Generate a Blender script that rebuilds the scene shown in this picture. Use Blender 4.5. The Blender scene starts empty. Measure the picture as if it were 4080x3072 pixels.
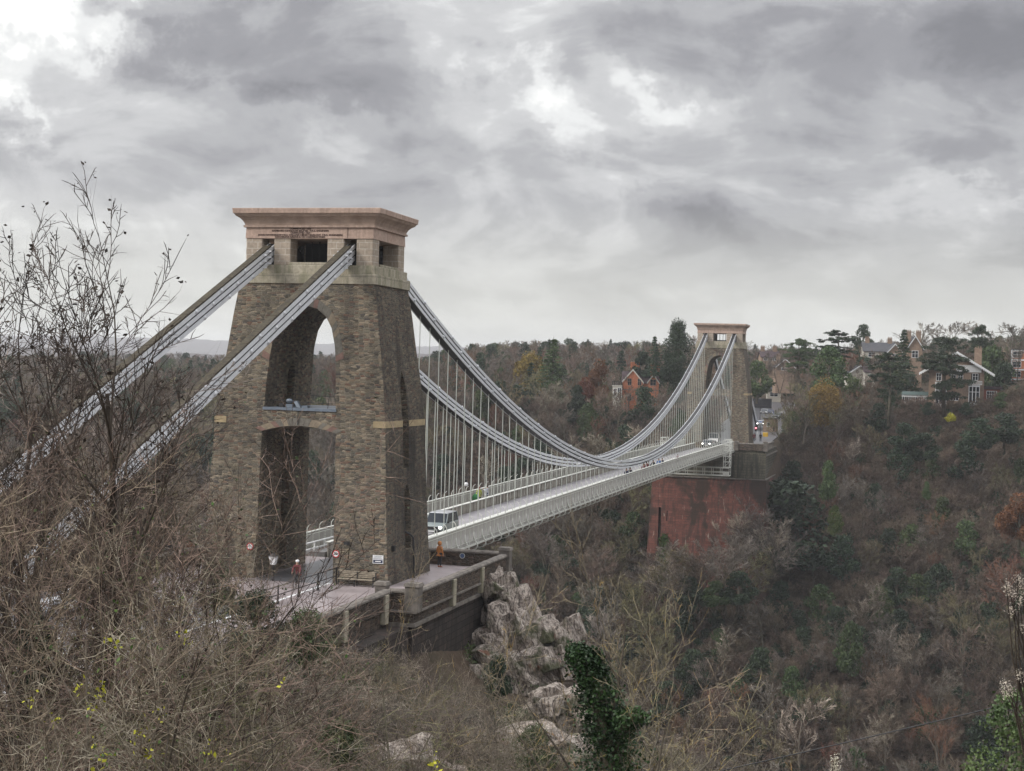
import bpy, bmesh, math, random
import numpy as np
from mathutils import Vector, Matrix
# ------------------------------------------------------------------ camera
scn = bpy.context.scene
CAM = np.array([39.3529, -97.9425, 13.9742])
FW = np.array([-0.25709618, 0.96635268, -0.00800339])
RT = np.array([0.96597403, 0.25721956, 0.02706055])
UP = np.array([-0.0282086624, 0.000773905825, 0.999601757])
FPX = 6132.936
cd = bpy.data.cameras.new('camera'); co = bpy.data.objects.new('camera', cd); scn.collection.objects.link(co)
cd.sensor_width = 36; cd.lens = 36 * FPX / 4080; cd.clip_end = 9000; cd.clip_start = .5
co.matrix_world = Matrix(((RT[0], UP[0], -FW[0], CAM[0]), (RT[1], UP[1], -FW[1], CAM[1]), (RT[2], UP[2], -FW[2], CAM[2]), (0, 0, 0, 1)))
scn.camera = co
scn.view_settings.view_transform = 'Standard'; scn.view_settings.look = 'None'
scn.view_settings.exposure = .82; scn.view_settings.gamma = 1
def at(u, v, d):
    r = FW * FPX + RT * (u - 2040) + UP * (1536 - v); r = r / (r @ FW)
    return CAM + r * d
def atp(u, v, ax, val):
    r = FW * FPX + RT * (u - 2040) + UP * (1536 - v); r = r / (r @ FW)
    return CAM + r * ((val - CAM[ax]) / r[ax])
# ------------------------------------------------------------------ sky
R = math.radians
SUN_EL, SUN_AZ = R(34), R(235)      # azimuth clockwise from +Y: behind and left of the camera
w = bpy.data.worlds.new("World"); scn.world = w; w.use_nodes = True
N = w.node_tree.nodes; L = w.node_tree.links; N.clear()
def nd(t, **k):
    n = N.new(t)
    for a, b in k.items(): setattr(n, a, b)
    return n
out = nd('ShaderNodeOutputWorld'); bg = nd('ShaderNodeBackground'); bg.inputs[1].default_value = .1
sky = nd('ShaderNodeTexSky', sky_type='NISHITA', sun_disc=False); sky.sun_elevation = SUN_EL; sky.sun_rotation = SUN_AZ
sky.air_density = 1; sky.dust_density = 3
tc = nd('ShaderNodeTexCoord'); sep = nd('ShaderNodeSeparateXYZ'); L.new(tc.outputs['Generated'], sep.inputs[0])
def mth(op, a, b=None, c=None, clamp=False):
    n = nd('ShaderNodeMath', operation=op, use_clamp=clamp)
    for i, x in enumerate((a, b, c)):
        if x is None: continue
        if isinstance(x, (int, float)): n.inputs[i].default_value = x
        else: L.new(x, n.inputs[i])
    return n.outputs[0]
def noise(vec, sc, det, rough, dist=0.0, lac=2.0):
    n = nd('ShaderNodeTexNoise'); n.inputs['Scale'].default_value = sc; n.inputs['Detail'].default_value = det
    n.inputs['Roughness'].default_value = rough; n.inputs['Distortion'].default_value = dist; L.new(vec, n.inputs['Vector']); return n.outputs['Fac']
# cloud layer seen in plane projection: direction divided by its height
zz = mth('ADD', mth('MAXIMUM', sep.outputs['Z'], 0.0), .16)
px = mth('DIVIDE', sep.outputs['X'], zz); py = mth('DIVIDE', sep.outputs['Y'], zz)
cmb = nd('ShaderNodeCombineXYZ'); L.new(px, cmb.inputs[0]); L.new(mth('MULTIPLY', py, .8), cmb.inputs[1])
vec = cmb.outputs[0]
n1 = noise(vec, .55, 9, .56, .35); 
add = nd('ShaderNodeVectorMath', operation='ADD'); L.new(vec, add.inputs[0]); add.inputs[1].default_value = (7.3, 2.1, 3)
n2 = noise(add.outputs[0], 1.5, 8, .6, .5)
n3 = noise(add.outputs[0], .35, 3, .5, .2)
dens = mth('ADD', mth('ADD', mth('MULTIPLY', n1, .50), mth('MULTIPLY', n2, .32)), mth('MULTIPLY', n3, .28))
wn = nd('ShaderNodeTexNoise'); wn.inputs['Scale'].default_value = 11; wn.inputs['Detail'].default_value = 7; wn.inputs['Roughness'].default_value = .62; L.new(tc.outputs['Generated'], wn.inputs['Vector'])
wma = nd('ShaderNodeVectorMath', operation='MULTIPLY_ADD'); L.new(wn.outputs['Color'], wma.inputs[0]); wma.inputs[1].default_value = (.20, .20, .15); wma.inputs[2].default_value = (-.10, -.10, -.075)
wad = nd('ShaderNodeVectorMath', operation='ADD'); L.new(wma.outputs[0], wad.inputs[0]); L.new(tc.outputs['Generated'], wad.inputs[1]); WARP = wad.outputs[0]
sq = nd('ShaderNodeMapping'); sq.inputs['Scale'].default_value = (1, 1, 2.2); L.new(tc.outputs['Generated'], sq.inputs[0])
n4 = noise(sq.outputs[0], 9, 9, .6, .6)
dens = mth('ADD', dens, mth('MULTIPLY', mth('SUBTRACT', n4, .5), .55))
def gauss(u, v, rx, ry, amp, rot=0.0):
    """a broad brighter or darker bank of cloud round one sky direction; rx, ry in radians"""
    d = at(u, v, 1) - CAM; d /= np.linalg.norm(d)
    t = np.cross(d, [0, 0, 1]); t /= np.linalg.norm(t); b = np.cross(t, d)
    t, b = t * math.cos(rot) + b * math.sin(rot), b * math.cos(rot) - t * math.sin(rot)
    def dot(v_):
        n = nd('ShaderNodeVectorMath', operation='DOT_PRODUCT'); L.new(WARP, n.inputs[0]); n.inputs[1].default_value = v_; return n.outputs['Value']
    a = mth('DIVIDE', dot(t), rx); c = mth('DIVIDE', dot(b), ry)
    r2 = mth('ADD', mth('MULTIPLY', a, a), mth('MULTIPLY', c, c))
    g = mth('MULTIPLY', mth('EXPONENT', mth('MULTIPLY', r2, -1.0)), mth('GREATER_THAN', dot(d), 0.0))
    return mth('MULTIPLY', g, amp)
SKYB = [(90, 80, .038, .028, -.46, 0), (560, 110, .026, .014, -.22, -.3), (40, 440, .02, .012, -.16, 0), (1960, 300, .045, .022, -.05, -.5), (2150, 440, .085, .016, -.12, -.4),
        (2600, 330, .06, .016, -.12, -.4), (3900, 740, .08, .010, -.09, 0), (900, 200, .07, .03, .08, -.3), (2700, 860, .05, .012, .09, -.2), (1500, 700, .06, .02, .04, 0), (1250, 480, .07, .012, -.09, -.15), (3500, 100, .12, .04, .17, 0), (1150, 150, .06, .035, .10, 0), (3000, 930, .09, .018, .075, -.1),
        (300, 640, .10, .025, .05, 0), (2500, 640, .1, .02, .03, 0), (700, 900, .09, .02, -.05, 0), (1500, 380, .05, .02, .06, 0), (3750, 800, .06, .02, -.03, 0), (3700, 420, .1, .04, .06, 0)]
for s in SKYB: dens = mth('ADD', dens, gauss(*s))
cr = nd('ShaderNodeValToRGB'); L.new(dens, cr.inputs[0]); e = cr.color_ramp; e.interpolation = 'EASE'
e.elements[0].position = .26; e.elements[0].color = (.99, .985, .95, 1)
e.elements[1].position = .80; e.elements[1].color = (.165, .163, .175, 1)
for p_, c_ in ((.40, (.66, .665, .66, 1)), (.49, (.47, .47, .475, 1)), (.58, (.345, .345, .355, 1)), (.68, (.245, .243, .257, 1))):
    q = e.elements.new(p_); q.color = c_
# pale greenish band above the horizon
hz = mth('SUBTRACT', 1.0, mth('MULTIPLY', mth('ABSOLUTE', sep.outputs['Z']), 9.0), clamp=True)
hz = mth('MULTIPLY', mth('POWER', hz, 1.1), .8)
mixh = nd('ShaderNodeMix', data_type='RGBA'); L.new(hz, mixh.inputs[0]); L.new(cr.outputs[0], mixh.inputs[6]); mixh.inputs[7].default_value = (.635, .635, .55, 1)
# the overcast is brighter towards the zenith, outside the picture
hi = mth('MULTIPLY', mth('SUBTRACT', sep.outputs['Z'], .32, clamp=True), 5.2)
gain = mth('MULTIPLY', mth('ADD', hi, 1.0), 7.8)
vs = nd('ShaderNodeVectorMath', operation='SCALE'); L.new(mixh.outputs[2], vs.inputs[0]); L.new(gain, vs.inputs['Scale'])
mixs = nd('ShaderNodeMix', data_type='RGBA'); mixs.inputs[0].default_value = .96; L.new(sky.outputs[0], mixs.inputs[6]); L.new(vs.outputs[0], mixs.inputs[7])
L.new(mixs.outputs[2], bg.inputs[0]); L.new(bg.outputs[0], out.inputs[0])
# ------------------------------------------------------------------ sun through the cloud
ld = bpy.data.lights.new('sun', 'SUN'); lo = bpy.data.objects.new('sun', ld); scn.collection.objects.link(lo)
ld.energy = 1.5; ld.angle = R(20); ld.color = (1, .95, .88)
sd = Vector((math.sin(SUN_AZ) * math.cos(SUN_EL), math.cos(SUN_AZ) * math.cos(SUN_EL), math.sin(SUN_EL)))
lo.rotation_euler = sd.to_track_quat('Z', 'Y').to_euler()
# ------------------------------------------------------------------ helpers
rnd = random.Random(11)
COL = scn.collection
class NT:
    def __init__(s, name):
        s.m = bpy.data.materials.new(name); s.m.use_nodes = True; s.n = s.m.node_tree.nodes; s.l = s.m.node_tree.links; s.n.clear()
        s.o = s.n.new('ShaderNodeOutputMaterial'); s.b = s.n.new('ShaderNodeBsdfPrincipled'); s.l.new(s.b.outputs[0], s.o.inputs[0])
        s.tc = s.n.new('ShaderNodeTexCoord')
    def new(s, t, **k):
        n = s.n.new(t)
        for a, b in k.items(): setattr(n, a, b)
        return n
    def put(s, inp, v):
        if hasattr(v, 'is_output') or hasattr(v, 'links'): s.l.new(v, inp)
        else:
            if isinstance(v, tuple) and len(v) == 3 and len(inp.default_value) == 4: v = v + (1,)
            inp.default_value = v
    def math(s, op, a, b=0.0, clamp=False):
        n = s.new('ShaderNodeMath', operation=op, use_clamp=clamp); s.put(n.inputs[0], a); s.put(n.inputs[1], b); return n.outputs[0]
    def mix(s, f, a, b, blend='MIX'):
        n = s.new('ShaderNodeMix', data_type='RGBA', blend_type=blend); s.put(n.inputs[0], f); s.put(n.inputs[6], a); s.put(n.inputs[7], b); return n.outputs[2]
    def noise(s, vec, sc, det=4, ro=.55, dist=0.):
        n = s.new('ShaderNodeTexNoise'); n.inputs['Scale'].default_value = sc; n.inputs['Detail'].default_value = det; n.inputs['Roughness'].default_value = ro
        n.inputs['Distortion'].default_value = dist; s.l.new(vec, n.inputs['Vector']); return n.outputs['Fac']
    def ramp(s, f, stops):
        n = s.new('ShaderNodeValToRGB'); s.l.new(f, n.inputs[0]); e = n.color_ramp
        while len(e.elements) < len(stops): e.elements.new(.5)
        for el, (p, c) in zip(e.elements, stops): el.position = p; el.color = tuple(c) + (1,) if len(c) == 3 else c
        return n.outputs[0]
    def bump(s, h, st, dist):
        n = s.new('ShaderNodeBump'); n.inputs['Strength'].default_value = st; n.inputs['Distance'].default_value = dist; s.l.new(h, n.inputs['Height']); s.l.new(n.outputs[0], s.b.inputs['Normal'])
    def scaled(s, vec, sc):
        n = s.new('ShaderNodeMapping'); n.inputs['Scale'].default_value = sc; s.l.new(vec, n.inputs[0]); return n.outputs[0]
    def wallvec(s):
        """u runs along the wall whichever way it faces, v is the height"""
        a = s.new('ShaderNodeSeparateXYZ'); s.l.new(s.tc.outputs['Object'], a.inputs[0])
        c = s.new('ShaderNodeCombineXYZ'); s.l.new(s.math('ADD', a.outputs[0], a.outputs[1]), c.inputs[0]); s.l.new(a.outputs[2], c.inputs[1]); return c.outputs[0]
def plain(name, c, rough=.7, metal=0., var=.12, sc=3., c2=None, bump=0., spec=.5):
    t = NT(name); f = t.noise(t.tc.outputs['Object'], sc, 6, .6)
    a = tuple(x * (1 - var) for x in c); b = tuple(min(1, x * (1 + var)) for x in c) if c2 is None else c2
    t.put(t.b.inputs['Base Color'], t.ramp(f, [(.3, a), (.7, b)])); t.b.inputs['Roughness'].default_value = rough; t.b.inputs['Metallic'].default_value = metal
    t.b.inputs['Specular IOR Level'].default_value = spec
    if bump: t.bump(t.noise(t.tc.outputs['Object'], sc * 6, 4), bump, .05)
    return t.m
def rubble(name, cols, su=1.9, sv=5.2, mortar=(.2, .185, .16), stain=.5, mw=.05, dark=(.045, .042, .038)):
    t = NT(name); v = t.wallvec()
    wv = t.new('ShaderNodeTexNoise'); wv.inputs['Scale'].default_value = 1.3; wv.inputs['Detail'].default_value = 3; t.l.new(v, wv.inputs['Vector'])
    off = t.new('ShaderNodeVectorMath', operation='MULTIPLY_ADD'); t.l.new(wv.outputs['Color'], off.inputs[0]); off.inputs[1].default_value = (.12, .10, 0); t.l.new(v, off.inputs[2])
    sc = t.scaled(off.outputs[0], (su, sv, 1))
    vo = t.new('ShaderNodeTexVoronoi', voronoi_dimensions='2D', feature='F1'); vo.inputs['Randomness'].default_value = .72; t.l.new(sc, vo.inputs['Vector']); vo.inputs['Scale'].default_value = 1
    ed = t.new('ShaderNodeTexVoronoi', voronoi_dimensions='2D', feature='DISTANCE_TO_EDGE'); ed.inputs['Randomness'].default_value = .72; t.l.new(sc, ed.inputs['Vector']); ed.inputs['Scale'].default_value = 1
    r = t.new('ShaderNodeSeparateColor'); t.l.new(vo.outputs['Color'], r.inputs[0])
    k = len(cols); st = [((i + .5) / k, c) for i, c in enumerate(cols)]
    base = t.ramp(r.outputs[0], st)
    grain = t.noise(t.tc.outputs['Object'], 14, 4, .65)
    base = t.mix(.55, base, t.ramp(grain, [(.3, (.35, .33, .3)), (.7, (1.35, 1.3, 1.2))]), 'MULTIPLY')
    mf = t.math('LESS_THAN', ed.outputs['Distance'], mw)
    mf = t.math('MULTIPLY', mf, t.math('GREATER_THAN', r.outputs[1], .28))
    base = t.mix(t.math('MULTIPLY', mf, .75), base, mortar)
    big = t.noise(t.scaled(t.tc.outputs['Object'], (1, 1, .22)), .55, 6, .62, .4)
    base = t.mix(t.math('MULTIPLY', t.ramp(big, [(.47, (0, 0, 0)), (.68, (1, 1, 1))]), stain), base, dark)
    pale = t.noise(t.scaled(t.tc.outputs['Object'], (1, 1, .5)), .35, 4, .6)
    base = t.mix(t.math('MULTIPLY', t.ramp(pale, [(.55, (0, 0, 0)), (.75, (1, 1, 1))]), .3), base, (.17, .155, .125))
    t.put(t.b.inputs['Base Color'], base); t.b.inputs['Roughness'].default_value = .95; t.b.inputs['Specular IOR Level'].default_value = .2
    h = t.math('ADD', t.math('MULTIPLY', t.math('MINIMUM', ed.outputs['Distance'], .22), 3.0), t.math('ADD', t.math('MULTIPLY', grain, .5), t.math('MULTIPLY', r.outputs[2], .7)))
    t.bump(h, .9, .08)
    return t.m
def ashlar(name, c1, c2, bw=.9, bh=.35, mort=(.1, .09, .08), streak=None, sf=.5, ms=.012, streak2=None, rough=.9, offs=(0, 0, 0), blotch=None):
    t = NT(name); v = t.wallvec(); mp = t.new('ShaderNodeMapping'); mp.inputs['Location'].default_value = offs; t.l.new(v, mp.inputs[0]); v = mp.outputs[0]
    b = t.new('ShaderNodeTexBrick'); t.l.new(v, b.inputs['Vector']); b.inputs['Scale'].default_value = 1; b.inputs['Brick Width'].default_value = bw; b.inputs['Row Height'].default_value = bh
    b.inputs['Mortar Size'].default_value = ms; b.inputs['Color1'].default_value = c1 + (1,); b.inputs['Color2'].default_value = c2 + (1,); b.inputs['Mortar'].default_value = mort + (1,)
    g = t.noise(t.tc.outputs['Object'], 5, 5, .6); base = t.mix(.5, b.outputs[0], t.ramp(g, [(.3, (.5, .5, .5)), (.7, (1.3, 1.3, 1.3))]), 'MULTIPLY')
    if streak:
        s1 = t.noise(t.scaled(t.tc.outputs['Object'], (1.6, 1.6, .18)), 1.1, 6, .65, .3)
        base = t.mix(t.math('MULTIPLY', t.ramp(s1, [(.46, (0, 0, 0)), (.62, (1, 1, 1))]), sf), base, streak)
    if streak2:
        s2 = t.noise(t.scaled(t.tc.outputs['Object'], (2.6, 2.6, .4)), 1.3, 4, .6, .2)
        base = t.mix(t.ramp(s2, [(.64, (0, 0, 0)), (.70, (.8, .8, .8))]), base, streak2)
    if blotch:
        s3 = t.noise(t.scaled(t.tc.outputs['Object'], (1, 1, .8)), .16, 7, .68, .6)
        base = t.mix(t.math('MULTIPLY', t.ramp(s3, [(.47, (0, 0, 0)), (.56, (1, 1, 1))]), .85), base, blotch)
    t.put(t.b.inputs['Base Color'], base); t.b.inputs['Roughness'].default_value = rough; t.b.inputs['Specular IOR Level'].default_value = .25
    t.bump(t.math('ADD', t.math('MULTIPLY', b.outputs['Fac'], -1.0), t.math('MULTIPLY', g, .6)), .6, .03)
    return t.m
def leafy(name, cols, rough=.8, rv=.25, trans=0.):
    """bark or leaf colour that differs a little from tree to tree"""
    t = NT(name); oi = t.new('ShaderNodeObjectInfo'); f = t.noise(t.tc.outputs['Object'], .9, 3, .6)
    f2 = t.noise(t.tc.outputs['Object'], 13, 2, .5)
    f = t.math('ADD', t.math('MULTIPLY', f, .6), t.math('MULTIPLY', f2, .4))
    k = len(cols); base = t.ramp(f, [(.39 + .22 * i / max(1, k - 1), c) for i, c in enumerate(cols)])
    hv = t.new('ShaderNodeHueSaturation'); t.l.new(base, hv.inputs['Color'])
    t.l.new(t.math('ADD', t.math('MULTIPLY', oi.outputs['Random'], rv * 2), 1 - rv), hv.inputs['Value'])
    t.l.new(t.math('ADD', t.math('MULTIPLY', t.math('FRACT', t.math('MULTIPLY', oi.outputs['Random'], 7.3)), .04), .48), hv.inputs['Hue'])
    t.l.new(hv.outputs[0], t.b.inputs['Base Color']); t.b.inputs['Roughness'].default_value = rough; t.b.inputs['Specular IOR Level'].default_value = .25
    return t.m
class MB:
    def __init__(s): s.v = []; s.f = []; s.m = []
    def add(s, vs, fs, m=0):
        o = len(s.v); s.v.extend([tuple(map(float, v)) for v in vs]); s.f.extend([tuple(i + o for i in f) for f in fs]); s.m.extend([m] * len(fs)); return s
    def box(s, x0, x1, y0, y1, z0, z1, m=0):
        return s.add([(x0, y0, z0), (x1, y0, z0), (x1, y1, z0), (x0, y1, z0), (x0, y0, z1), (x1, y0, z1), (x1, y1, z1), (x0, y1, z1)],
                     [(0, 3, 2, 1), (4, 5, 6, 7), (0, 1, 5, 4), (1, 2, 6, 5), (2, 3, 7, 6), (3, 0, 4, 7)], m)
    def hexa(s, lo, hi, m=0):
        return s.add(list(lo) + list(hi), [(0, 3, 2, 1), (4, 5, 6, 7), (0, 1, 5, 4), (1, 2, 6, 5), (2, 3, 7, 6), (3, 0, 4, 7)], m)
    def prism(s, poly, fn0, fn1, m=0):
        """poly: list of 2D points; fn0/fn1 turn a point into the two end positions"""
        n = len(poly); vs = [fn0(*p) for p in poly] + [fn1(*p) for p in poly]
        fs = [tuple(range(n - 1, -1, -1)), tuple(range(n, 2 * n))] + [(i, (i + 1) % n, n + (i + 1) % n, n + i) for i in range(n)]
        return s.add(vs, fs, m)
    def tube(s, pts, rs, n=6, m=0, cap=True):
        P = [Vector(p) for p in pts]; k = len(P)
        if isinstance(rs, (int, float)): rs = [rs] * k
        o = len(s.v); prev = None
        for i in range(k):
            d = (P[min(i + 1, k - 1)] - P[max(i - 1, 0)])
            if d.length < 1e-9: d = Vector((0, 0, 1))
            d.normalize(); a = Vector((0, 0, 1)) if abs(d.z) < .9 else Vector((1, 0, 0))
            if prev is not None: a = prev
            u = (a - d * a.dot(d)); u.normalize(); w_ = d.cross(u); prev = u
            for j in range(n):
                t = 2 * math.pi * j / n; q = P[i] + (u * math.cos(t) + w_ * math.sin(t)) * rs[i]; s.v.append((q.x, q.y, q.z))
        for i in range(k - 1):
            for j in range(n):
                s.f.append((o + i * n + j, o + i * n + (j + 1) % n, o + (i + 1) * n + (j + 1) % n, o + (i + 1) * n + j)); s.m.append(m)
        if cap and n > 2:
            s.f.append(tuple(o + j for j in range(n - 1, -1, -1))); s.f.append(tuple(o + (k - 1) * n + j for j in range(n))); s.m += [m, m]
        return s
    def cyl(s, a, b, r, n=10, m=0): return s.tube([a, b], [r, r], n, m)
    def sphere(s, c, r, n=8, m=0, sq=(1, 1, 1)):
        vs = []; fs = []
        for i in range(n + 1):
            ph = math.pi * i / n
            for j in range(n * 2):
                th = math.pi * j / n; vs.append((c[0] + r * sq[0] * math.sin(ph) * math.cos(th), c[1] + r * sq[1] * math.sin(ph) * math.sin(th), c[2] + r * sq[2] * math.cos(ph)))
        for i in range(n):
            for j in range(n * 2): fs.append((i * 2 * n + j, (i + 1) * 2 * n + j, (i + 1) * 2 * n + (j + 1) % (2 * n), i * 2 * n + (j + 1) % (2 * n)))
        return s.add(vs, fs, m)
    def mesh(s, name, mats, smooth=False):
        me = bpy.data.meshes.new(name); me.from_pydata(s.v, [], s.f)
        for m in (mats if isinstance(mats, (list, tuple)) else [mats]): me.materials.append(m)
        me.polygons.foreach_set('material_index', s.m)
        if smooth: me.polygons.foreach_set('use_smooth', [True] * len(s.f))
        me.update(); return me
    def build(s, name, mats, parent=None, smooth=False, loc=(0, 0, 0)):
        me = s.mesh(name, mats, smooth); return mk(name, me, parent, loc)
def mk(name, me, parent=None, loc=(0, 0, 0), rz=0, sc=1.):
    o = bpy.data.objects.new(name, me); COL.objects.link(o)
    if parent is not None: o.parent = parent
    o.location = loc; o.rotation_euler = (0, 0, rz)
    if sc != 1.: o.scale = (sc,) * 3 if isinstance(sc, (int, float)) else sc
    return o
def tag(o, label, cat=None, group=None, kind=None):
    if label: o['label'] = label
    if cat: o['category'] = cat
    if group: o['group'] = group
    if kind: o['kind'] = kind
    return o
def thing(name, label, cat, loc=(0, 0, 0), rz=0, group=None, sc=1.):
    o = mk(name, None, None, loc, rz, sc); o.empty_display_size = .5; return tag(o, label, cat, group)
def copy_tree(o, parent=None):
    c = o.copy(); COL.objects.link(c); c.parent = parent
    for ch in o.children: copy_tree(ch, c)
    return c
def bevel(o, w_, seg=2):
    m = o.modifiers.new('bevel', 'BEVEL'); m.width = w_; m.segments = seg; m.limit_method = 'ANGLE'; m.angle_limit = R(40); return o
def boolean(me, cutters):
    """cut the given meshes out of a mesh and return the result"""
    base = bpy.data.objects.new('tmp', me); COL.objects.link(base); tmp = [base]
    for c in cutters + [me]:
        bmm = bmesh.new(); bmm.from_mesh(c); bmesh.ops.recalc_face_normals(bmm, faces=bmm.faces); bmm.to_mesh(c); bmm.free()
    for c in cutters:
        q = bpy.data.objects.new('cut', c); COL.objects.link(q); tmp.append(q)
        m = base.modifiers.new('b', 'BOOLEAN'); m.object = q; m.operation = 'DIFFERENCE'; m.solver = 'EXACT'
    bpy.context.view_layer.update()
    r = bpy.data.meshes.new_from_object(base.evaluated_get(bpy.context.evaluated_depsgraph_get()))
    for q in tmp: bpy.data.objects.remove(q)
    return r
def interp(x, pts):
    if x <= pts[0][0]: return pts[0][1]
    for (a, b), (c, d) in zip(pts, pts[1:]):
        if x <= c: return b + (d - b) * (x - a) / (c - a)
    return pts[-1][1]
# ------------------------------------------------------------------ materials
M = {}
M['rubble'] = rubble('tower_rubble', [(.10, .092, .078), (.20, .172, .132), (.14, .135, .12), (.30, .25, .185), (.18, .11, .085), (.18, .17, .14), (.27, .235, .175), (.085, .08, .078), (.33, .285, .22)], 2.9, 8.0, (.28, .25, .20), .6)
M['rubble2'] = rubble('parapet_rubble', [(.06, .048, .04), (.13, .098, .08), (.09, .075, .062), (.15, .11, .09), (.05, .042, .038), (.11, .085, .07)], 2.4, 6, (.15, .13, .11), .5)
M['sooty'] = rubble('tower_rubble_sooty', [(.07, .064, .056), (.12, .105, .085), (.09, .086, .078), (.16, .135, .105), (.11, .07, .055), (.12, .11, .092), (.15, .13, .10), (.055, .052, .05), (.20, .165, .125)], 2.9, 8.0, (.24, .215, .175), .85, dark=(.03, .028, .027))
M['ledge'] = ashlar('ledge_stone', (.40, .365, .29), (.34, .31, .24), 1.1, .8, (.16, .15, .12), (.15, .15, .085), .6)
M['pillar'] = ashlar('pillar_stone', (.40, .335, .27), (.33, .28, .225), .8, .42, (.50, .45, .39), (.27, .225, .18), .4, .025)
M['pink'] = ashlar('pink_stone', (.45, .33, .27), (.50, .38, .315), 1.6, .8, (.34, .25, .20), (.27, .20, .165), .45, .012)
M['pinkdark'] = plain('pink_cornice', (.36, .27, .215), .85, var=.2, sc=1.2, c2=(.50, .38, .31))
M['letter'] = plain('letter_black', (.05, .025, .018), .8)
M['vous1'] = plain('arch_stone_grey', (.14, .13, .11), .9, var=.25, sc=4, bump=.5)
M['vous2'] = plain('arch_stone_buff', (.22, .18, .13), .9, var=.25, sc=4, bump=.5)
M['vous3'] = plain('arch_stone_red', (.18, .11, .09), .9, var=.25, sc=4, bump=.5)
M['quoin'] = plain('band_stone', (.34, .27, .16), .9, var=.25, sc=3)
M['lead'] = plain('lead_grey', (.13, .16, .20), .5, var=.2)
M['dark'] = plain('dark_iron', (.018, .018, .02), .5, var=.2)
M['chain'] = plain('chain_paint', (.62, .64, .67), .42, var=.1, sc=2, metal=.0)
M['moss'] = plain('mossy_cover', (.03, .022, .016), .95, var=.5, sc=4, c2=(.075, .062, .036), bump=.6)
M['cream'] = plain('cream_paint', (.56, .57, .53), .5, var=.08, sc=2)
M['white'] = plain('white_paint', (.74, .75, .76), .45, var=.06, sc=2)
M['rod'] = plain('rod_paint', (.50, .53, .49), .5, var=.1)
M['coping'] = plain('coping_stone', (.085, .075, .066), .9, var=.3, sc=1.6, c2=(.22, .195, .17), bump=.4)
M['pavemt'] = plain('pink_asphalt', (.21, .18, .185), .38, var=.12, sc=.45, c2=(.38, .33, .335), bump=.15)
M['asphalt'] = plain('wet_asphalt', (.085, .085, .095), .28, var=.2, sc=.7, c2=(.135, .135, .15))
M['deckroad'] = plain('deck_road', (.24, .225, .245), .4, var=.15, sc=.6, c2=(.31, .295, .315))
M['footway'] = plain('deck_footway', (.22, .215, .215), .5, var=.1, sc=1)
M['plate'] = plain('girder_plate', (.30, .28, .24), .7, var=.25, sc=1.2)
M['lattice'] = plain('lattice_paint', (.44, .43, .40), .6, var=.1, sc=2)
M['blackwall'] = ashlar('black_ashlar', (.032, .026, .024), (.055, .042, .037), 1.0, .42, (.014, .012, .011), (.018, .017, .014), .7, .02, (.10, .055, .04))
M['redwall'] = ashlar('red_sandstone', (.125, .05, .04), (.20, .075, .058), 1.3, .5, (.10, .06, .05), (.05, .032, .026), .7, .03, (.42, .36, .30), blotch=(.035, .028, .022))
M['darkblock'] = ashlar('dark_abutment', (.085, .078, .058), (.12, .11, .08), 1.2, .5, (.02, .02, .018), (.03, .03, .024), .9, .03, (.17, .16, .10))
M['wood'] = plain('bench_wood', (.24, .2, .15), .7, var=.3, sc=6, c2=(.36, .31, .24))
M['glass'] = plain('window_glass', (.015, .02, .028), .25, var=.2, spec=.25)
M['tyre'] = plain('tyre_rubber', (.02, .02, .02), .8)
M['rim'] = plain('wheel_rim', (.45, .46, .48), .3, metal=.6)
M['redbrick'] = ashlar('orange_brick', (.44, .15, .08), (.50, .19, .10), .5, .2, (.28, .14, .09), (.2, .08, .05), .4, .01)
M['rooftile'] = ashlar('roof_tile', (.05, .036, .042), (.07, .05, .055), .5, .3, (.05, .035, .035), None)
M['slate'] = ashlar('roof_slate', (.07, .072, .082), (.09, .092, .10), .5, .3, (.045, .045, .05), None)
M['buff'] = ashlar('buff_stone', (.32, .235, .18), (.27, .19, .14), .7, .3, (.22, .17, .13), (.2, .15, .11), .4, .01)
M['render'] = plain('pale_render', (.50, .48, .43), .8, var=.08)
M['shed'] = plain('red_timber', (.22, .06, .035), .8, var=.2, sc=3)
M['soil'] = None
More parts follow.
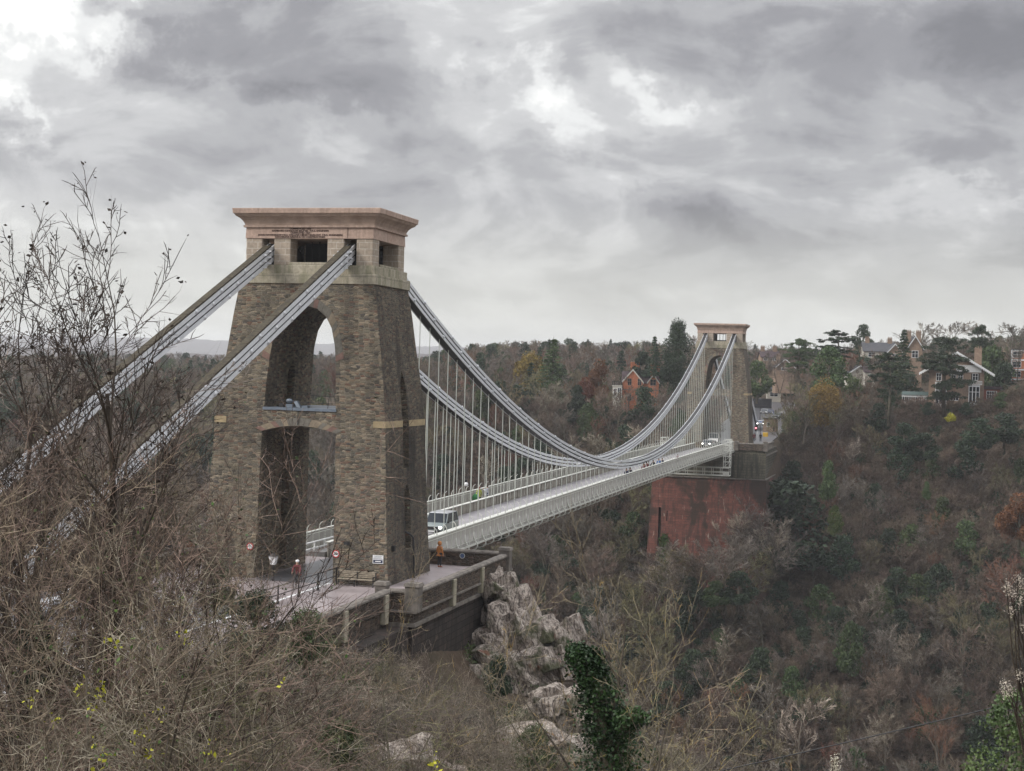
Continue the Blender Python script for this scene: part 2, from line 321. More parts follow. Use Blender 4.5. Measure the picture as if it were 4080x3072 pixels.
# ------------------------------------------------------------------ ground
def smooth(a, b, x):
    t = np.clip((x - a) / (b - a), 0, 1); return t * t * (3 - 2 * t)
def gz(x, y):
    x = np.asarray(x, float); y = np.asarray(y, float)
    # Clifton side: level road, falling to the gorge on the right and ahead
    drop = np.where(x > 9, -1.2 - (x - 9) * .33, -.25)
    drop = np.maximum(drop, -9)
    left = np.where(x < -14, .0, 0)
    near = drop * smooth(-70, -34, y) + left
    side = np.interp(y, [-400, -70, -45, -25, -10, 2, 14, 40, 70, 110], [6, 0, -.6, -1.2, -2.2, -4.5, -15, -52, -72, -75])
    front = np.interp(y, [-400, -60, 8, 10, 16, 40, 70, 110], [6, 0, 0, -3, -16, -50, -72, -75])
    mixr = smooth(9, 13, x)
    near = near + side * mixr + front * (1 - mixr)
    r = np.hypot(x - 46, y + 106); near = near + 13.2 * np.exp(-(r / 26) ** 2.2) * smooth(-30, -50, y) * 1.0
    far0 = np.interp(y, [110, 150, 195, 225, 240], [-75, -57, -33, -9, 1])
    rise = .38 * np.clip(x - 12, 0, 16) + .06 * np.clip(x - 28, 0, 22) + .3 * np.clip(x - 50, 0, 16) + .035 * np.clip(-x - 12, 0, 300)
    rise = rise - 15.5 * smooth(-70, -230, x)
    plat = 1 + .065 * np.clip(y - 214, 0, 240) + rise * smooth(205, 245, y) + np.clip(y - 500, 0, 2000) * .012
    far = np.where(y < 240, far0 + rise * smooth(150, 245, y) + .065 * np.clip(y - 214, 0, 30), plat)
    # level forecourt behind the Leigh Woods tower
    c = smooth(12.5, 10, x) * smooth(-12.5, -10, x) * smooth(199, 204, y); court = .45 + .065 * np.clip(y - 222, 0, 240)
    far = far * (1 - c) + court * c
    k = smooth(100, 112, y)
    n = .5 * np.sin(x * .21 + 1) * np.sin(y * .17) + .3 * np.sin(x * .5 + y * .43)
    flat = (1 - c) * (1 - smooth(13, 9, np.abs(x)) * smooth(9, 7, y))
    return near * (1 - k) + far * k + n * flat
def gz1(x, y): return float(gz(x, y))
def earth(name):
    t = NT(name); f = t.noise(t.tc.outputs['Object'], .09, 6, .6); g = t.noise(t.tc.outputs['Object'], 1.2, 6, .7)
    base = t.ramp(f, [(.35, (.07, .06, .045)), (.5, (.085, .068, .05)), (.62, (.09, .066, .05)), (.72, (.06, .07, .032))])
    base = t.mix(.6, base, t.ramp(g, [(.3, (.4, .4, .4)), (.7, (1.5, 1.45, 1.4))]), 'MULTIPLY')
    t.put(t.b.inputs['Base Color'], base); t.b.inputs['Roughness'].default_value = 1; t.b.inputs['Specular IOR Level'].default_value = .1; t.bump(g, 1, .4); return t.m
M['soil'] = earth('leaf_litter')
def grid(name, xs, ys, mat):
    X, Y = np.meshgrid(xs, ys); Z = gz(X, Y); n, m = X.shape
    vs = np.stack([X.ravel(), Y.ravel(), Z.ravel()], 1); idx = np.arange(n * m).reshape(n, m)
    fs = np.stack([idx[:-1, :-1].ravel(), idx[:-1, 1:].ravel(), idx[1:, 1:].ravel(), idx[1:, :-1].ravel()], 1)
    me = bpy.data.meshes.new(name); me.from_pydata(vs.tolist(), [], fs.tolist()); me.materials.append(mat); me.polygons.foreach_set('use_smooth', [True] * len(fs)); return mk(name, me)
xs = np.unique(np.concatenate([np.linspace(-1500, -200, 40), np.linspace(-200, -30, 50), np.linspace(-30, 90, 110), np.linspace(90, 900, 40)]))
ys = np.unique(np.concatenate([np.linspace(-300, -110, 12), np.linspace(-110, 60, 130), np.linspace(60, 260, 90), np.linspace(260, 900, 60)]))
tag(grid('ground', xs, ys, M['soil']), None, kind='structure')
wt = plain('river_water', (.06, .055, .045), .15)
tag(MB().box(-1500, 900, 75, 108, -76, -74.2).build('river', wt), None, kind='structure')
# distant hills, built at their own distance and height
def hill(name, dist, prof, depth, seed):
    rr = random.Random(seed); vs = []; fs = []; us = list(range(-1500, 5600, 14)); K = 6
    for u in us:
        v = interp(u, prof) + rr.uniform(-2.5, 2.5) + 3 * math.sin(u * .031) + 2 * math.sin(u * .013 + 1); top = at(u, v, dist)
        for k in range(K):
            t = k / (K - 1); b = at(u, 1536, dist + depth * t); zt = top[2] - (1 - t) ** 1.6 * (top[2] + 40) + (rr.uniform(-2, 2) if 0 < k < K - 1 else 0)
            sc = 1.0; vs.append((b[0], b[1], zt))
    for i in range(len(us) - 1):
        for k in range(K - 1): a = i * K + k; fs.append((a, a + K, a + K + 1, a + 1))
    me = bpy.data.meshes.new(name); me.from_pydata(vs, [], fs); me.materials.append(M['hill']); me.polygons.foreach_set('use_smooth', [True] * len(fs)); return tag(mk(name, me), None, kind='structure')
M['hill'] = plain('hill_wood', (.06, .05, .05), 1., var=.3, sc=.03, c2=(.085, .075, .07))
hill('hills', 1300, [(-1500, 1400), (0, 1352), (400, 1365), (800, 1390), (1300, 1385), (1800, 1368), (2100, 1345), (2500, 1338), (3000, 1332), (3500, 1320), (4080, 1315), (5600, 1330)], 700, 3)
hill('far_hills', 3300, [(-1500, 1310), (0, 1290), (450, 1294), (650, 1304), (900, 1311), (1200, 1322), (1800, 1338), (2200, 1342), (3300, 1330), (3900, 1322), (5600, 1330)], 1500, 5)
# ------------------------------------------------------------------ bridge towers
SPAN = 214.05
WP = [(0, 6.6), (2.3, 6.4), (6, 6.2), (10.3, 6.0), (13, 5.72), (15.2, 5.4), (17.5, 5.08), (19.5, 4.75)]
DP = [(0, 4.4), (2.3, 4.3), (6, 4.2), (10.3, 4.08), (13, 3.9), (15.2, 3.68), (17.5, 3.55), (19.5, 3.42)]
UARCH = [(2.52, 11.28), (2.45, 13), (2.34, 14.4), (2.2, 15.5), (1.93, 16.6), (1.5, 17.35), (.85, 17.85), (0, 18.08)]
LARCH = [(2.78, -.5), (2.68, 5), (2.6, 9.72), (1.9, 9.92), (1.0, 10.08), (0, 10.14)]
def arch_poly(a): return [(-x, z) for x, z in a] + [(x, z) for x, z in reversed(a[:-1])]
def shaft_mesh(slots):
    zs = [0, 1, 2.3, 4, 6, 8, 10.3, 11.7, 13, 14.1, 15.2, 16.4, 17.5, 18.5, 19.5]; zs[0] = -.3
    b = MB(); vs = []
    for z in zs:
        w_, d_ = interp(z, WP), interp(z, DP); vs += [(-w_, -d_, z), (w_, -d_, z), (w_, d_, z), (-w_, d_, z)]
    n = len(zs); fs = [(3, 2, 1, 0), tuple(4 * (n - 1) + i for i in range(4))]
    for i in range(n - 1):
        for j in range(4): a = 4 * i; fs.append((a + j, a + (j + 1) % 4, a + 4 + (j + 1) % 4, a + 4 + j))
    b.add(vs, fs); base = b.mesh('shaft', M['rubble'])
    cut = []
    for a in (UARCH, LARCH):
        c = MB(); c.prism(arch_poly(a)[::-1], lambda x, z: (x, -6, z), lambda x, z: (x, 6, z)); cut.append(c.mesh('c', M['rubble']))
    def pointed(yc, hw, z0, z1, tip, x0, x1):
        p = [(yc - hw, z0), (yc + hw, z0), (yc + hw, z1), (yc + hw * .7, z1 + tip * .5), (yc, z1 + tip), (yc - hw * .7, z1 + tip * .5), (yc - hw, z1)]
        c = MB(); c.prism(p, lambda y, z: (x0, y, z), lambda y, z: (x1, y, z)); cut.append(c.mesh('c', M['rubble']))
    for s in (-1, 1):        # passages cut into the inner faces of the two legs
        pointed(.2, .62, -.2, 8.2, .9, *sorted((s * 2.0, s * 4.3))); pointed(.2, .62, 11.3, 13.6, .9, *sorted((s * 2.0, s * 4.3)))
        if slots:
            pointed(0, .6, 7.4, 12.4, 1.6, *sorted((s * 5.15, s * 8))); pointed(0, .6, 2.0, 5.5, .9, *sorted((s * 5.45, s * 8)))
    return boolean(base, cut)
def tower(name, label, y0, z0, near):
    T = thing(name, label, 'bridge tower', (0, y0, z0))
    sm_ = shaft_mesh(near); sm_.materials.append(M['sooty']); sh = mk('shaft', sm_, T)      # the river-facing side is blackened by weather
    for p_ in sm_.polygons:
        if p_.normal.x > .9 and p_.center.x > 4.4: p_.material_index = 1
    # rings of arch stones, each stone its own tone
    def ring(prof, t, name):
        p = arch_poly(prof); b = MB(); rr = random.Random(5); q = []
        seglen = .34
        for (a, c) in zip(p, p[1:]):
            L_ = math.hypot(c[0] - a[0], c[1] - a[1]); k = max(1, round(L_ / seglen))
            for i in range(k): q.append((a[0] + (c[0] - a[0]) * i / k, a[1] + (c[1] - a[1]) * i / k))
        q.append(p[-1]); cx, cz = 0, prof[0][1] - (1.0 if t < .8 else 6)
        def outw(pt):
            dx, dz = pt[0] - cx, pt[1] - cz; l = math.hypot(dx, dz); return (pt[0] + dx / l * t, pt[1] + dz / l * t)
        for s in (-1, 1):
            b = MB()
            for a, c in zip(q, q[1:]):
                A, B = outw(a), outw(c); g = .012; m = rr.choice((0, 0, 1, 1, 2))
                pts = [a, c, B, A]; cc = (sum(x[0] for x in pts) / 4, sum(x[1] for x in pts) / 4)
                pts = [(x + (cc[0] - x) * .05, z + (cc[1] - z) * .05) for x, z in pts]
                f0 = lambda x, z: (x, s * (interp(z, DP) + .025), z); f1 = lambda x, z: (x, s * (interp(z, DP) - .06), z)
                b.prism(pts if s > 0 else pts[::-1], f1, f0, m)
            b.build(name, [M['vous1'], M['vous2'], M['vous3']], T)
    ring(UARCH[2:], .62, 'pointed_arch_ring'); ring(LARCH[2:], .55, 'segmental_arch_ring')
    # pale band stones wrapping the corners
    for sx in (-1, 1):
        for sy in (-1, 1):
            b = MB(); z1, z2 = 10.2, 10.62; wa, da = interp(10.4, WP) + .03, interp(10.4, DP) + .03
            xa = sorted((sx * (wa - .85), sx * wa)); ya = sorted((sy * .66, sy * da))
            b.box(xa[0], xa[1], ya[0], ya[1], z1, z2)
            b.build('band_stone', M['quoin'], T)
    # stepped ledges
    b = MB(); b.box(-4.86, 4.86, -3.5, 3.5, 19.5, 20.17); b.box(-4.68, 4.68, -3.34, 3.34, 20.17, 20.74); bevel(b.build('ledge', M['ledge'], T), .04)
    # pillars of the saddle chamber
    for (x0, x1) in ((-4.5, -3.34), (-2.48, -1.3), (1.3, 2.48), (3.34, 4.5)):
        for s in (-1, 1):
            ya = sorted((s * 3.15, s * 1.95)); b = MB().box(x0, x1, ya[0], ya[1], 20.74, 22.5); bevel(b.build('pillar', M['pillar'], T), .05)
    for q in ((-1.36, 1.36, -3.2, -2.75), (-1.36, 1.36, 2.75, 3.2), (4.1, 4.55, -1.8, 1.8), (-4.55, -4.1, -1.8, 1.8)): MB().box(*q, 20.745, 20.93).build('sill', M['ledge'], T)
    # saddles and rollers inside
    b = MB()
    for s in (-1, 1):
        c = s * 2.9; b.hexa([(c - .38, -2.6, 20.75), (c + .38, -2.6, 20.75), (c + .38, 2.6, 20.75), (c - .38, 2.6, 20.75)], [(c - .38, -1.2, 22.2), (c + .38, -1.2, 22.2), (c + .38, 1.2, 22.2), (c - .38, 1.2, 22.2)])
        for k in range(6): b.cyl((c - .5, -2 + k * .8, 21.0), (c + .5, -2 + k * .8, 21.0), .12, 8)
    for x in (-.9, -.35, .3, .8): b.cyl((x, -.4, 20.75), (x, -.4, 22.5), .05, 6)
    if near: b.box(-1.9, 1.9, .9, 1.1, 20.75, 22.5)
    b.box(-1.2, 1.2, -.5, .4, 20.75, 21.2); b.build('saddle', M['dark'], T)
    # frieze, moulding, cove and slab
    def level(w_, d_, z): return [(-w_, -d_, z), (w_, -d_, z), (w_, d_, z), (-w_, d_, z)]
    def loft(levels, nm, mat):
        b = MB(); vs = [v for l in levels for v in l]; n = len(levels); fs = [(3, 2, 1, 0), tuple(4 * (n - 1) + i for i in range(4))]
        for i in range(n - 1):
            for j in range(4): fs.append((4 * i + j, 4 * i + (j + 1) % 4, 4 * i + 4 + (j + 1) % 4, 4 * i + 4 + j))
        return b.add(vs, fs).build(nm, mat, T)
    loft([level(4.53, 3.2, 22.5), level(4.50, 3.17, 23.23)], 'frieze', M['pink'])
    loft([level(4.64, 3.3, 23.23), level(4.66, 3.32, 23.36)], 'moulding', M['pink'])
    loft([level(4.56, 3.22, 23.36), level(4.60, 3.26, 23.5), level(4.70, 3.36, 23.68), level(4.86, 3.5, 23.84), level(5.05, 3.68, 23.95), level(5.14, 3.78, 24.10)], 'cove', M['pinkdark'])
    bevel(loft([level(5.2, 3.86, 24.10), level(5.24, 3.9, 24.45)], 'roof_slab', M['pink']), .03)
    return T
near_t = tower('bridge_tower', 'large rubble stone bridge tower with pink lettered cornice in the foreground', 0, 0, True)
far_t = tower('bridge_tower', 'distant stone bridge tower standing on the red sandstone abutment', SPAN, .6, False)
# inscription on the near tower
def text(s, size, loc, rot, mat, parent, name='lettering', ext=.01, align='CENTER', xs=1.0):
    cu = bpy.data.curves.new('t', 'FONT'); cu.body = s; cu.size = size; cu.align_x = align; cu.align_y = 'CENTER'; cu.extrude = ext; cu.offset = size * .03
    o = bpy.data.objects.new('t', cu); COL.objects.link(o); bpy.context.view_layer.update()
    me = bpy.data.meshes.new_from_object(o.evaluated_get(bpy.context.evaluated_depsgraph_get())); bpy.data.objects.remove(o)
    me.materials.clear(); me.materials.append(mat); q = mk(name, me, parent, loc); q.rotation_euler = rot; q.scale = (xs, 1, 1); return q
for s_, z_, sz in (('COMMENCED 1836', 23.14, .155), ('ISAMBARD KINGDOM BRUNEL  F.R.S. ENGINEER', 23.0, .155), ('COMPLETED 1864', 22.865, .155), ('JOHN HAWKSHAW F.R.S. WILLIAM HENRY BARLOW  F.R.S. ENGINEERS', 22.725, .155), ('COCHRANE GROVE & CO CONTRACTORS', 22.59, .155)):
    xsc = {'COMMENCED 1836': 1.15, 'COMPLETED 1864': 1.15, 'COCHRANE GROVE & CO CONTRACTORS': 1.18}.get(s_, 1.22)
    text(s_, sz, (-.62, -3.2 + (z_ - 22.5) * .048 - .012, z_), (R(90), 0, 0), M['letter'], near_t, xs=xsc)
MB().box(2.72, 2.74, -3.215, -3.1, 22.51, 23.22).build('frieze_joint', M['letter'], near_t)
# balcony over the lower arch of the near tower
b = MB(); b.box(-2.58, 2.58, -4.10, 4.05, 11.14, 11.32); b.build('balcony_edge', M['lead'], near_t)
b = MB(); b.box(-1.1, -.6, -3.8, -3.5, 11.33, 11.55); b.sphere((-.9, -3.6, 11.75), .26, 6, sq=(1, .5, .6)); b.hexa([(-.25, -3.9, 11.35), (.0, -3.9, 11.33), (.0, -3.6, 11.33), (-.25, -3.6, 11.35)], [(-.55, -3.8, 11.75), (-.3, -3.8, 11.78), (-.3, -3.5, 11.78), (-.55, -3.5, 11.75)]); b.box(.1, .5, -3.9, -3.5, 11.33, 11.47)
b.build('floodlight', M['lead'], near_t)
b = MB(); b.tube([(-.8, -3.7, 12.25), (.8, -3.75, 12.15), (2.4, -3.9, 12.1)], .02, 5); b.tube([(-2.2, -3.8, 11.8), (0, -3.8, 11.7), (2.4, -3.95, 11.65)], .02, 5); b.cyl((1.9, -3.85, 11.33), (2.0, -3.85, 12.1), .02, 5)
b.tube([(-.05, -4.13, 11.14), (-.05, -4.16, 10.2)], .03, 5); b.box(-1.5, -1.2, -3.9, -3.6, 11.33, 11.6)
b.tube([(.05, 3.9, 5.1), (2.6, -3.9, 4.55)], .03, 5); b.tube([(.7, 3.9, 7.6), (2.6, -3.9, 4.6)], .015, 4); b.build('cable', M['dark'], near_t)
# downpipe, slot window and wall lamps on the right leg
b = MB(); b.tube([(6.15, -.1, 3.9), (6.15, -.1, 3.2), (6.5, .15, 2.95), (6.62, .35, 2.75), (6.75, .4, -.0)], .07, 8); b.build('downpipe', M['dark'], near_t)
b = MB(); b.box(5.46, 5.5, -.55, .55, 2.0, 5.6); b.build('slot_window', M['glass'], near_t)
MB().box(5.5, 6.3, -.62, .62, 1.85, 1.98).build('slot_sill', M['white'], near_t); MB().box(5.5, 5.56, -.6, .6, 3.85, 3.95).build('window_transom', M['white'], near_t)
MB().box(3.55, 3.9, -4.62, -4.3, 2.6, 2.78).build('wall_lamp', M['dark'], near_t); MB().box(6.35, 6.6, -3.4, -3.1, 2.2, 2.55).build('wall_lamp', M['dark'], near_t)
# ------------------------------------------------------------------ bridge deck
def zd(y): return .0 + .35 * y / 200 + .25 * (1 - ((y - 107) / 107) ** 2)
Y0, Y1, PIT = 8.75, 199.4, 2.44
nseg = 60; YS = [Y0 + (Y1 - Y0) * i / nseg for i in range(nseg + 1)]
def strip(b, x0, x1, za, zb, m=0, ys=None, dz=0):
    ys = ys or YS; vs = []
    for y in ys:
        z = zd(y); vs += [(x0, y, z + za), (x1, y, z + za), (x1, y, z + zb), (x0, y, z + zb)]
    n = len(ys); fs = [(0, 1, 2, 3), tuple(4 * (n - 1) + i for i in (3, 2, 1, 0))]
    for i in range(n - 1):
        for j in range(4): fs.append((4 * i + (j + 1) % 4, 4 * i + j, 4 * i + 4 + j, 4 * i + 4 + (j + 1) % 4))
    b.add(vs, fs, m)
DK = thing('bridge_deck', 'long white suspended bridge deck carrying a road between two footways', 'bridge deck')
b = MB(); strip(b, -2.62, 2.62, -.14, .12); b.build('roadway', M['deckroad'], DK)
for s in (-1, 1):
    b = MB(); strip(b, *sorted((s * 3.06, s * 4.62)), -.1, .28); b.build('footway', M['footway'], DK)
    b = MB(); strip(b, *sorted((s * 2.80, s * 2.86)), -.3, 1.0)
    y = Y0 + .3
    while y < Y1: b.box(*sorted((s * 2.72, s * 2.80)), y, y + .07, zd(y) + .13, zd(y) + .97); y += 1.22
    b.build('plate_girder', M['plate'], DK)
    b = MB(); strip(b, *sorted((s * 2.66, s * 3.02)), 1.003, 1.07); b.build('girder_flange', M['cream'], DK)
# cross girders and longitudinal timbers under the deck
b = MB(); b.box(-4.6, 4.6, -.05, .05, -.62, -.56); b.box(-4.6, 4.6, -.05, .05, -.2, -.145)
for k in range(12): x = -4.5 + k * .75; b.tube([(x, 0, -.6), (x + .375, 0, -.18), (x + .75, 0, -.6)], .025, 3)
cg = b.mesh('cross_girder', M['cream']); y = Y0 + .5
while y < Y1 - .2: mk('cross_girder', cg, DK, (0, y, zd(y))); y += PIT
b = MB(); strip(b, -4.6, -2.64, -.146, -.11); strip(b, 2.64, 4.6, -.146, -.11); strip(b, -1.0, 1.0, -.19, -.145); b.build('deck_timbers', M['dark'], DK)
# parapets: lattice, two rails, bottom boom, curved posts and S-shaped outriggers
post_me = MB().tube([(0, 0, -.1), (0, 0, 1.75), (-.02, 0, 1.95), (-.12, 0, 2.12), (-.27, 0, 2.22)], [.04, .04, .035, .03, .02], 5).mesh('post', M['cream'], True)
brk_me = MB().tube([(.02, 0, .95), (.03, 0, .62), (.08, 0, .4), (.22, 0, .2), (.34, 0, .0), (.37, 0, -.18), (.30, 0, -.36), (.12, 0, -.48), (-.15, 0, -.55)], [.045, .05, .055, .055, .055, .055, .055, .05, .05], 6).mesh('outrigger', M['cream'], True)
for s in (-1, 1):
    b = MB(); X = s * 4.7
    strip(b, *sorted((X - s * .10, X + s * .08)), 1.56, 1.64); strip(b, *sorted((X - s * .03, X + s * .04)), 1.38, 1.43); strip(b, *sorted((X - s * .03, X + s * .09)), -.16, -.02); strip(b, *sorted((X + s * .0, X + s * .03)), .26, .30)
    P = b.build('parapet', M['cream'], DK)
    b = MB(); y = Y0; hh = 1.34; dy = hh * .9; th = .02
    while y < Y1 - dy:
        z = zd(y + dy / 2)
        for (ya, yb) in ((y, y + dy), (y + dy, y)):
            b.add([(X, ya, z), (X, ya + .055, z), (X, yb + .055, z + hh), (X, yb, z + hh)], [(0, 1, 2, 3)])
        y += .2
    b.build('lattice', M['lattice'], P)
    t = NT('netting_%s' % ('r' if s > 0 else 'l')); tr = t.new('ShaderNodeBsdfTransparent'); mx = t.new('ShaderNodeMixShader'); mx.inputs[0].default_value = .55
    t.l.new(tr.outputs[0], mx.inputs[1]); t.l.new(t.b.outputs[0], mx.inputs[2]); t.l.new(mx.outputs[0], t.o.inputs[0]); t.put(t.b.inputs['Base Color'], (.50, .49, .46)); t.b.inputs['Roughness'].default_value = .7
    b = MB(); vs = []
    for y in YS: vs += [(X + s * .02, y, zd(y) - .02), (X + s * .02, y, zd(y) + 1.5)]
    b.add(vs, [(2 * i, 2 * i + 2, 2 * i + 3, 2 * i + 1) for i in range(nseg)]); b.build('mesh_netting', t.m, P)
    y = Y0 + .5; k = 0
    while y < Y1 - .2:
        o = mk('post', post_me, P, (X, y, zd(y))); o.scale = (s, 1, 1)
        o = mk('outrigger', brk_me, P, (X, y, zd(y))); o.scale = (s, 1, 1)
        y += PIT
    stf = MB().box(0, .07, -.03, .03, -.02, 1.38).mesh('stiffener', M['cream']); y = Y0 + .5 + PIT / 2
    while y < Y1: o = mk('stiffener', stf, P, (X, y, zd(y))); o.scale = (s, 1, 1); y += PIT
# ------------------------------------------------------------------ suspension chains with their rods
def zc(y): return 2.79 + 20.75 * ((y - 107) / 107) ** 2 + .6 * y / SPAN - .03
PIN = []
def zland(y):
    a = -y if y < 0 else y - SPAN
    return 22.05 + (0 if y < 0 else .6) - .435 * (a - 3.0)
def bars(b, pts, width, h=.26, nb=8, mat=0):
    """parallel flat bars following the curve"""
    for k in range(nb):
        x = -width / 2 + width * k / (nb - 1); t = .056
        vs = []
        for (y, z) in pts: vs += [(x - t / 2, y, z - h), (x + t / 2, y, z - h), (x + t / 2, y, z), (x - t / 2, y, z)]
        n = len(pts); fs = [(0, 1, 2, 3), tuple(4 * (n - 1) + i for i in (3, 2, 1, 0))]
        for i in range(n - 1):
            for j in range(4): fs.append((4 * i + (j + 1) % 4, 4 * i + j, 4 * i + 4 + j, 4 * i + 4 + (j + 1) % 4))
        b.add(vs, fs, 0 if k in (0, nb - 1) else 1)  # inner bars take the dark slot: shade between and under bars, put in as colour
for s in (-1, 1):
    CH = thing('suspension_chain', ('suspension chain nearer the viewer, on the right side of the deck' if s > 0 else 'suspension chain on the far left side of the deck'), 'chain', (s * 2.83, 0, 0), group='suspension chains of the bridge')
    for r in range(3):
        b = MB(); dz = -.40 * r; wd = .66
        ys = [2.6 + (SPAN - 5.2) * i / 86 for i in range(87)]
        bars(b, [(y, zc(y) + dz) for y in ys], wd)
        for side in (0, 1):
            ys2 = [(-2.7 - 47.5 * i / 20) if side == 0 else (SPAN + 2.7 + 47 * i / 20) for i in range(21)]
            if side == 0: ys2 = ys2[::-1]
            bars(b, [(y, zland(y) + dz) for y in ys2], .46, h=.27)
        ROW = b.build('eyebar_row', [M['chain'], M['dark']], CH)
        if not PIN:
            b = MB(); b.cyl((-.46, 0, 0), (.46, 0, 0), .075, 8)
            for q in (-.37, .37): b.cyl((q - .03, 0, 0), (q + .03, 0, 0), .155, 10)
            PIN.append(b.mesh('link_pin', M['chain'], True))
        y = 4.6 + r * PIT      # pins where the links join
        while y < SPAN - 4:
            mk('link_pin', PIN[0], ROW, (0, y, zc(y) + dz - .095)); y += PIT * 3
        for side in (0, 1):
            for k in range(14):
                d = 4.0 + k * 7.3 / 1.09 / 2 + r * 1.1
                if d > 48: break
                y = -d if side == 0 else SPAN + d; mk('link_pin', PIN[0], ROW, (0, y, zland(y) + dz - .12), sc=(.72, 1, 1))
    for side in (0, 1):
        b = MB()
        for i in range(24):
            d0, d1 = 3.4 + i * 1.95, 3.4 + i * 1.95 + 1.9; f = (lambda d: -d) if side == 0 else (lambda d: SPAN + d)
            ya, yb = f(d0), f(d1); za, zb = zland(ya), zland(yb); hw = .235
            if ya > yb: ya, yb, za, zb = yb, ya, zb, za
            b.hexa([(-hw, ya, za + .015), (hw, ya, za + .015), (hw, yb, zb + .015), (-hw, yb, zb + .015)], [(-hw, ya, za + .14), (hw, ya, za + .14), (hw, yb, zb + .14), (-hw, yb, zb + .14)])
        b.build('mossy_cover', M['moss'], CH)
    b = MB()     # clamp bars at the mouth of the saddle opening
    for d in (3.9, 4.6):
        for r in range(3): z = zland(-d) - .4 * r; b.box(-.5, .5, -d - .06, -d + .06, z - .13, z - .03)
    b.build('clamp_bars', M['chain'], CH)
    rod_me = MB().cyl((0, 0, 0), (0, 0, 1), .034, 6).mesh('hanger_rod', M['rod'], True)
    y = 9.6 if s > 0 else 12.04
    while y < 210:
        zt, zb = zc(y) - 1.0, (zd(y) + 1.05 if y > Y0 else .3)
        if zt - zb > .15: o = mk('hanger_rod', rod_me, CH, (0, y, zb)); o.scale = (1, 1, zt - zb)
        y += PIT
# ------------------------------------------------------------------ near abutment, terrace and approach
AB = thing('abutment', 'dark soot-stained stone abutment under the terrace of the near tower', 'abutment')
b = MB(); b.box(-11.2, 11.15, -13, 8.35, -14, -.92); b.box(-11.0, 10.95, -60, -13.002, -9, -.92) ; b.build('lower_wall', M['blackwall'], AB)
b = MB(); b.box(-11.4, 11.38, -13.2, 8.55, -.92, -.72); b.box(-11.45, 11.45, -13.25, 8.6, -.12, .0); b.build('string_course', M['coping'], AB)
b = MB(); b.box(-11.2, 11.2, -13.05, 8.38, -.72, -.12); b.box(-9.62, 9.62, -60, -13.06, -.918, -.12); b.build('upper_wall', M['rubble2'], AB)
tag(MB().box(-10.9, 10.9, -12.8, 8.2, -.1, .03).build('terrace_paving', M['pavemt']), None, kind='structure')
tag(MB().box(2.72, 9.5, -62, -12.802, -.1, .03).build('pavement', M['pavemt']), None, kind='structure')
tag(MB().add([(-14, -62, -.02), (2.6, -62, -.02), (2.6, -4.8, -.02), (2.6, -4.4, .034), (2.5, 8.3, .034), (-2.5, 8.3, .034), (-2.5, -4.4, .034), (-2.6, -12.5, -.02), (-14, -14, -.02)], [(0, 1, 2, 3, 4, 5, 6, 7, 8)]).build('road', M['asphalt']), None, kind='structure')
b = MB(); b.box(2.5, 2.72, -62, -4.5, -.1, .05); b.build('kerb', M['white']); tag(bpy.data.objects['kerb'], None, kind='structure')
b = MB()
for k in range(14): y = -3 - k * 4.0; b.box(.0, .12, y - 2, y, -.012, -.006) if y < -7 else None
b.box(-2.4, -2.28, -60, -13, -.012, -.006); b.box(2.2, 2.3, -60, -5, -.012, -.006); tag(b.build('road_markings', M['white']), None, kind='structure')
def wall(name, label, p0, p1, h=1.17, th=.42, pil=(), base=0.):
    """low stone parapet wall with rounded coping; pil = positions along it of the pilasters"""
    a, c = Vector(p0 + (0,)), Vector(p1 + (0,)); d = c - a; Lw = d.length; T = thing(name, label, 'wall', (a.x, a.y, base), math.atan2(d.y, d.x))
    MB().box(0, Lw, -th / 2, th / 2, 0, h - .18).build('wall_body', M['rubble2'], T)
    b = MB(); k = max(1, round(Lw / 1.9))
    for i in range(k):
        x0, x1 = Lw * i / k + .01, Lw * (i + 1) / k - .01; w_ = th / 2 + .08
        b.prism([(-w_, h - .18), (w_, h - .18), (w_, h - .08), (w_ * .6, h + .02), (-w_ * .6, h + .02), (-w_, h - .08)], lambda y, z, x=x0: (x, y, z), lambda y, z, x=x1: (x, y, z))
    b.build('coping', M['coping'], T)
    for x in pil:
        b = MB(); b.box(x - .3, x + .3, -th / 2 - .14, th / 2 + .04, -.7 if base >= 0 else 0, h - .19); bevel(b.build('pilaster', M['ledge'], T), .03)
    return T
def pier(label, x, y, w_=.85, h=1.62, base=0.):
    T = thing('wall_pier', label, 'pier', (x, y, base)); bevel(MB().box(-w_ / 2, w_ / 2, -w_ / 2, w_ / 2, -.1, h - .2).build('shaft', M['coping'], T), .04)
    MB().hexa([(-w_ / 2 - .07, -w_ / 2 - .07, h - .2), (w_ / 2 + .07, -w_ / 2 - .07, h - .2), (w_ / 2 + .07, w_ / 2 + .07, h - .2), (-w_ / 2 - .07, w_ / 2 + .07, h - .2)], [(-w_ / 2, -w_ / 2, h), (w_ / 2, -w_ / 2, h), (w_ / 2, w_ / 2, h), (-w_ / 2, w_ / 2, h)]).build('cap', M['coping'], T)
wall('parapet_wall', 'stone parapet wall with pale pilasters along the outer side of the terrace', (11.15, -12.3), (11.15, 7.0), pil=(6.6, 13.0), base=0)
wall('parapet_wall', 'stone parapet wall across the back of the terrace behind the person in orange', (5.2, 8.3), (10.6, 8.3))
wall('parapet_wall', 'short stone wall joining the approach footpath wall to the terrace corner pier', (9.6, -12.7), (10.7, -12.7))
wall('parapet_wall', 'long stone wall with pilasters beside the approach footpath', (9.6, -46), (9.6, -13.1), pil=(5, 11, 17.5, 25.5, 32), base=0)
wall('parapet_wall', 'far stone parapet wall on the left side of the approach road', (-9.6, -12.0), (-9.6, 8.0))
